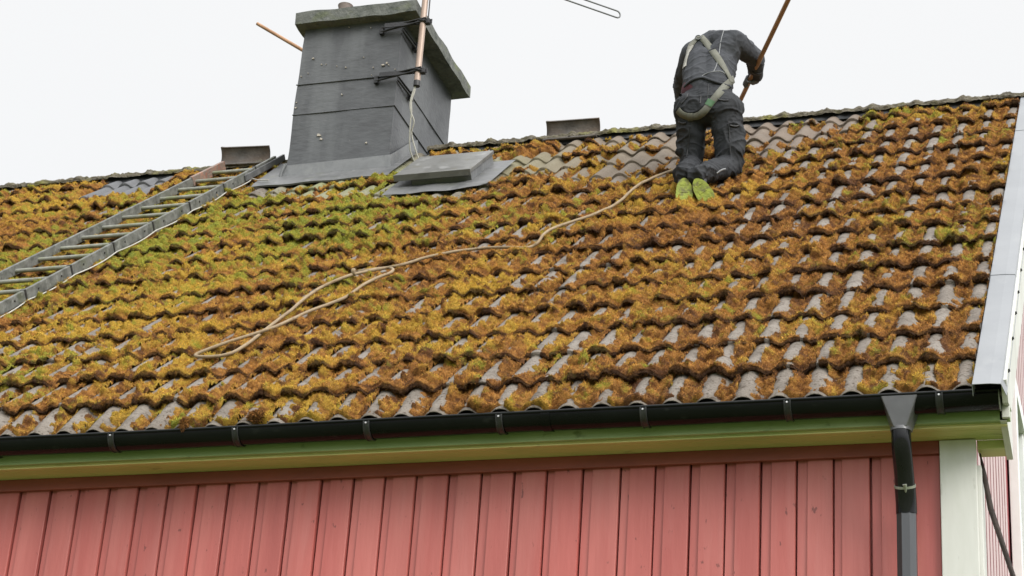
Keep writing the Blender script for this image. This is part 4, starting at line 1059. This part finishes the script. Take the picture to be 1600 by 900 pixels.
jc = [([WA-px*.045+np.array([0, -.012, -.005]), CH-px*.058, LS+px*.03+np.array([0, 0, -.03])], [.108, .118, .082]), ([WA+px*.050+np.array([0, -.012, .0]), CH+px*.055, RS-px*.035+np.array([0, 0, -.03])], [.106, .118, .088]),
      ([LS, NK+np.array([0, -.02, .0]), RS], [.075, .072, .080]), ([NK+np.array([0, .0, .01]), NK+np.array([0, .06, .02])], [.07, .062]),
      ([RS, RS*.5+RE*.5, RE], [.080, .068, .060]), ([RE, RE*.5+RW*.5, RW], [.060, .054, .043]),
      ([LS, LS*.5+LE*.5, LE], [.076, .064, .056]), ([LE, LE*.5+LW*.5, LW], [.056, .050, .042])]
jacket, bj = link_mesh('jacket', remeshed('jacket', jc, .0058, lambda p: folds(p, .014, jj_)), M_jacket, person)
mc = [([WA-px*.060+np.array([0, -.006, -.026]), WA-px*.03+np.array([0, -.006, -.018])], [.1065, .104])]
link_mesh('shirt', remeshed('shirt', mc, .008, lambda p: folds(p, .004)), M_maroon, person)

# gloves: palm, four fingers closed round the pole, thumb from the side
def glove(wr, hand, axis, name, grip=True):
    axis = np.array(axis, float); axis /= np.linalg.norm(axis)
    fr_ = wr-hand; fr_ -= axis*(fr_@axis); fr_ /= np.linalg.norm(fr_); sd2 = np.cross(axis, fr_)
    ch = [([wr, hand+fr_*.045], [.034, .036]), ([hand+fr_*.040-axis*.030, hand+fr_*.036+axis*.030], [.024, .023])]
    fl_ = [.9, 1.0, .96, .8]
    for i in range(4):
        ax_ = axis*(-.033+.022*i); L_ = fl_[i]
        P = []
        for a in (0.1, .9, 1.7, 2.6, 3.5*L_+.2):
            P.append(hand+ax_+fr_*.027*math.cos(a)+sd2*.027*math.sin(a)*1.05)
        ch.append(([hand+ax_+fr_*.035+sd2*.006]+P, [.012, .0115, .0108, .0102, .0095, .0085]))
    ch.append(([hand+fr_*.045+axis*.028-sd2*.012, hand+axis*.046-sd2*.026+fr_*.018, hand+axis*.048-sd2*.026-fr_*.010, hand+axis*.042-sd2*.012-fr_*.026], [.016, .0135, .0115, .0095]))
    link_mesh('glove', remeshed(name, ch, .0042, lambda p: mnoise.noise(p*60)*.0014, 1), M_glove, person)
hnd = pe0+pdir*((RW-pe0)@pdir)
hnd = pe0+pdir*(np.linalg.norm(pe1-pe0)-.01)
glove(RW, hnd, pdir, 'glove')
glove(LW, LW+np.array([.03, .10, -.05]), (1, .3, 0), 'glove')

# shoes
for He, To, An in ((RHe, RTo, RA), (LHe, LTo, LA)):
    f_ = To-He; L_ = np.linalg.norm(f_); f_ /= L_
    tocam = CAMP-(He+To)/2; tocam /= np.linalg.norm(tocam)
    n_ = tocam-f_*(tocam@f_); n_ /= np.linalg.norm(n_); w_ = np.cross(f_, n_)
    out_ = []
    for a in np.linspace(0, 2*math.pi, 40, endpoint=False):
        u = -math.cos(a); 
        wdt = .042+.012*math.sin((u+1)/2*math.pi*.9) - .006*math.exp(-((u+.1)/.35)**2)
        out_.append(((u*.5+.5)*L_, math.sin(a)*wdt))
    q = MB(); top_ = [He+f_*u+w_*v+n_*.012 for u, v in out_]; bot_ = [He+f_*u+w_*v*1.02-n_*.014 for u, v in out_]
    k_ = len(out_); q.add(top_+bot_, [tuple(range(k_)), tuple(range(k_, 2*k_))[::-1]]+[(i, i+k_, (i+1) % k_+k_, (i+1) % k_) for i in range(k_)])
    for i in range(3):
        u = L_*(.2+.27*i); q.frame(He+f_*u+n_*.0125, f_, w_, n_, (.030, .050, .003), .001)
    sc = [([He+f_*.035-n_*.045, He+f_*.12-n_*.04, To-f_*.045-n_*.028], [.040, .038, .030]), ([He+f_*.03-n_*.04, An*.7+He*.3-n_*.02, An], [.040, .040, .042])]
    so_, _b = link_mesh('shoe', remeshed('shoe', sc, .006, lambda p: mnoise.noise(p*50)*.0012), M_shoe, person)
    q.build('sole', M_sole, so_, bevel=.003)

# harness and trim laid onto the cloth
def cast(px_, py_):
    d = Vector(ray(px_, py_)).normalized(); best = None
    for b_ in (bj, bt):
        h = b_.ray_cast(Vector(CAMP), d)
        if h[0] is not None and (best is None or h[3] < best[3]): best = h
    return best
def strap(pixels, width, mat_, name, parent, lift=.006, th=.003, n=5):
    P = [np.array([a, b_, 0.]) for a, b_ in pixels]; dense = catmull(P, n); hits = []
    for p in dense:
        h = cast(p[0], p[1])
        if h is not None: hits.append((np.array(h[0]), np.array(h[1])))
    for _ in range(3):
        hits = [hits[0]]+[((hits[i-1][0]+2*hits[i][0]+hits[i+1][0])/4, hits[i-1][1]+hits[i][1]+hits[i+1][1]) for i in range(1, len(hits)-1)]+[hits[-1]]
    q = MB(); vs = []
    for i, (p, nrm_) in enumerate(hits):
        d = hits[min(i+1, len(hits)-1)][0]-hits[max(i-1, 0)][0]; d /= np.linalg.norm(d)+1e-9
        nn_ = nrm_/np.linalg.norm(nrm_); sv = np.cross(d, nn_); sv /= np.linalg.norm(sv)
        for e_, l_ in ((-1, 0), (0, .0015), (1, 0)): vs.append(p+nn_*(lift+l_)+sv*width/2*e_)
        for e_ in (1, -1): vs.append(p+nn_*(lift-th)+sv*width/2*e_)
    fs = []
    for i in range(len(hits)-1):
        for k_ in range(5): a = i*5+k_; b_ = i*5+(k_+1) % 5; fs.append((a, b_, b_+5, a+5))
    q.add(vs, fs, True); return q.build(name, mat_, parent)
har = empty('harness', '', '', (0, 0, 0)); har.parent = person
for k_ in ('label', 'category'):
    if k_ in har: del har[k_]
strap([(1093, 56), (1105, 69), (1118, 86), (1129, 103), (1138, 118), (1142, 128)], .044, M_strap, 'shoulder_strap', har)
strap([(1080, 71), (1076, 82), (1072, 95), (1070, 106)], .036, M_strapw, 'shoulder_strap', har)
strap([(1095, 57), (1087, 63), (1079, 72)], .034, M_strap, 'back_pad', har)
strap([(1145, 124), (1134, 134), (1121, 149), (1110, 163), (1101, 174), (1090, 181), (1077, 182), (1066, 178), (1060, 172)], .046, M_strap, 'thigh_strap', har, .008)
strap([(1113, 157), (1107, 166)], .050, M_grn, 'buckle', har, .012)
strap([(1082, 182), (1074, 182)], .052, M_strap, 'buckle', har, .012)
h = cast(1092, 61)
if h:
    c_ = np.array(h[0])+np.array(h[1])*.012; q = MB(); q.tube([c_+np.array([.017*math.cos(a), 0, .004+.015*math.sin(a)]) for a in np.linspace(0, 2*math.pi, 20)], .0038, 8); q.build('back_ring', M_leadgrey, har)
strap([(1131, 48), (1126, 66), (1123, 88), (1119, 104), (1115, 112)], .006, M_refl, 'piping', jacket, .003, .002)
strap([(1094, 121), (1104, 115), (1116, 112), (1128, 112), (1137, 119)], .006, M_refl, 'piping', jacket, .003, .002)
strap([(1119, 271), (1126, 266), (1133, 264)], .012, M_refl, 'reflective_tab', trous, .004, .002)
strap([(1095, 150), (1094, 162)], .010, M_black, 'pocket_edge', trous, .004, .002)
strap([(1065, 162), (1072, 154), (1075, 147)], .010, M_black, 'pocket_edge', trous, .004, .002)
strap([(1117, 153), (1127, 157), (1138, 157)], .010, M_black, 'pocket_edge', trous, .004, .002)
strap([(1138, 190), (1140, 215), (1141, 240)], .007, M_black, 'seam', trous, .003, .002)
strap([(1064, 150), (1069, 139), (1077, 129), (1088, 123), (1100, 122), (1112, 126), (1126, 131), (1140, 136)], .016, M_jacket, 'hem', jacket, .012, .010)
strap([(1176, 112), (1184, 116), (1190, 114)], .016, M_black, 'cuff', jacket, .006, .005)
strap([(1061, 190), (1067, 193), (1073, 192)], .012, M_black, 'pocket_flap', trous, .007, .006)
strap([(1140, 196), (1148, 198), (1154, 196)], .012, M_black, 'pocket_flap', trous, .007, .006)
strap([(1078, 200), (1076, 222), (1073, 246)], .006, M_black, 'seam', trous, .003, .002)
strap([(1107, 132), (1106, 150), (1105, 168)], .006, M_black, 'seam', trous, .003, .002)

# the brush pole in the worker's hand
broom = empty('broom', 'long orange wooden brush pole held upright in the worker glove', 'broom', tuple(pe0))
q = MB(); q.tube([pe0+pdir*.02, pe0+pdir*1.0, pe0+pdir*2.35], .0150, 14); q.build('handle', M_wood, broom)
q = MB(); bx_ = np.cross(pdir, (0, 0, 1)); q.frame(pe0, (1, 0, 0), TD, NR, (.13, .06, .03), .006); q.build('brush_head', M_black, broom)
q = MB()
for i in range(160):
    p = pe0+np.array([random.uniform(-.06, .06), 0, 0])+TD*random.uniform(-.026, .026)-NR*.015; q.tube([p, p-NR*.05+np.array([random.uniform(-.01, .01), random.uniform(-.01, .01), 0])], .0015, 4)
q.build('bristles', M_black, broom)
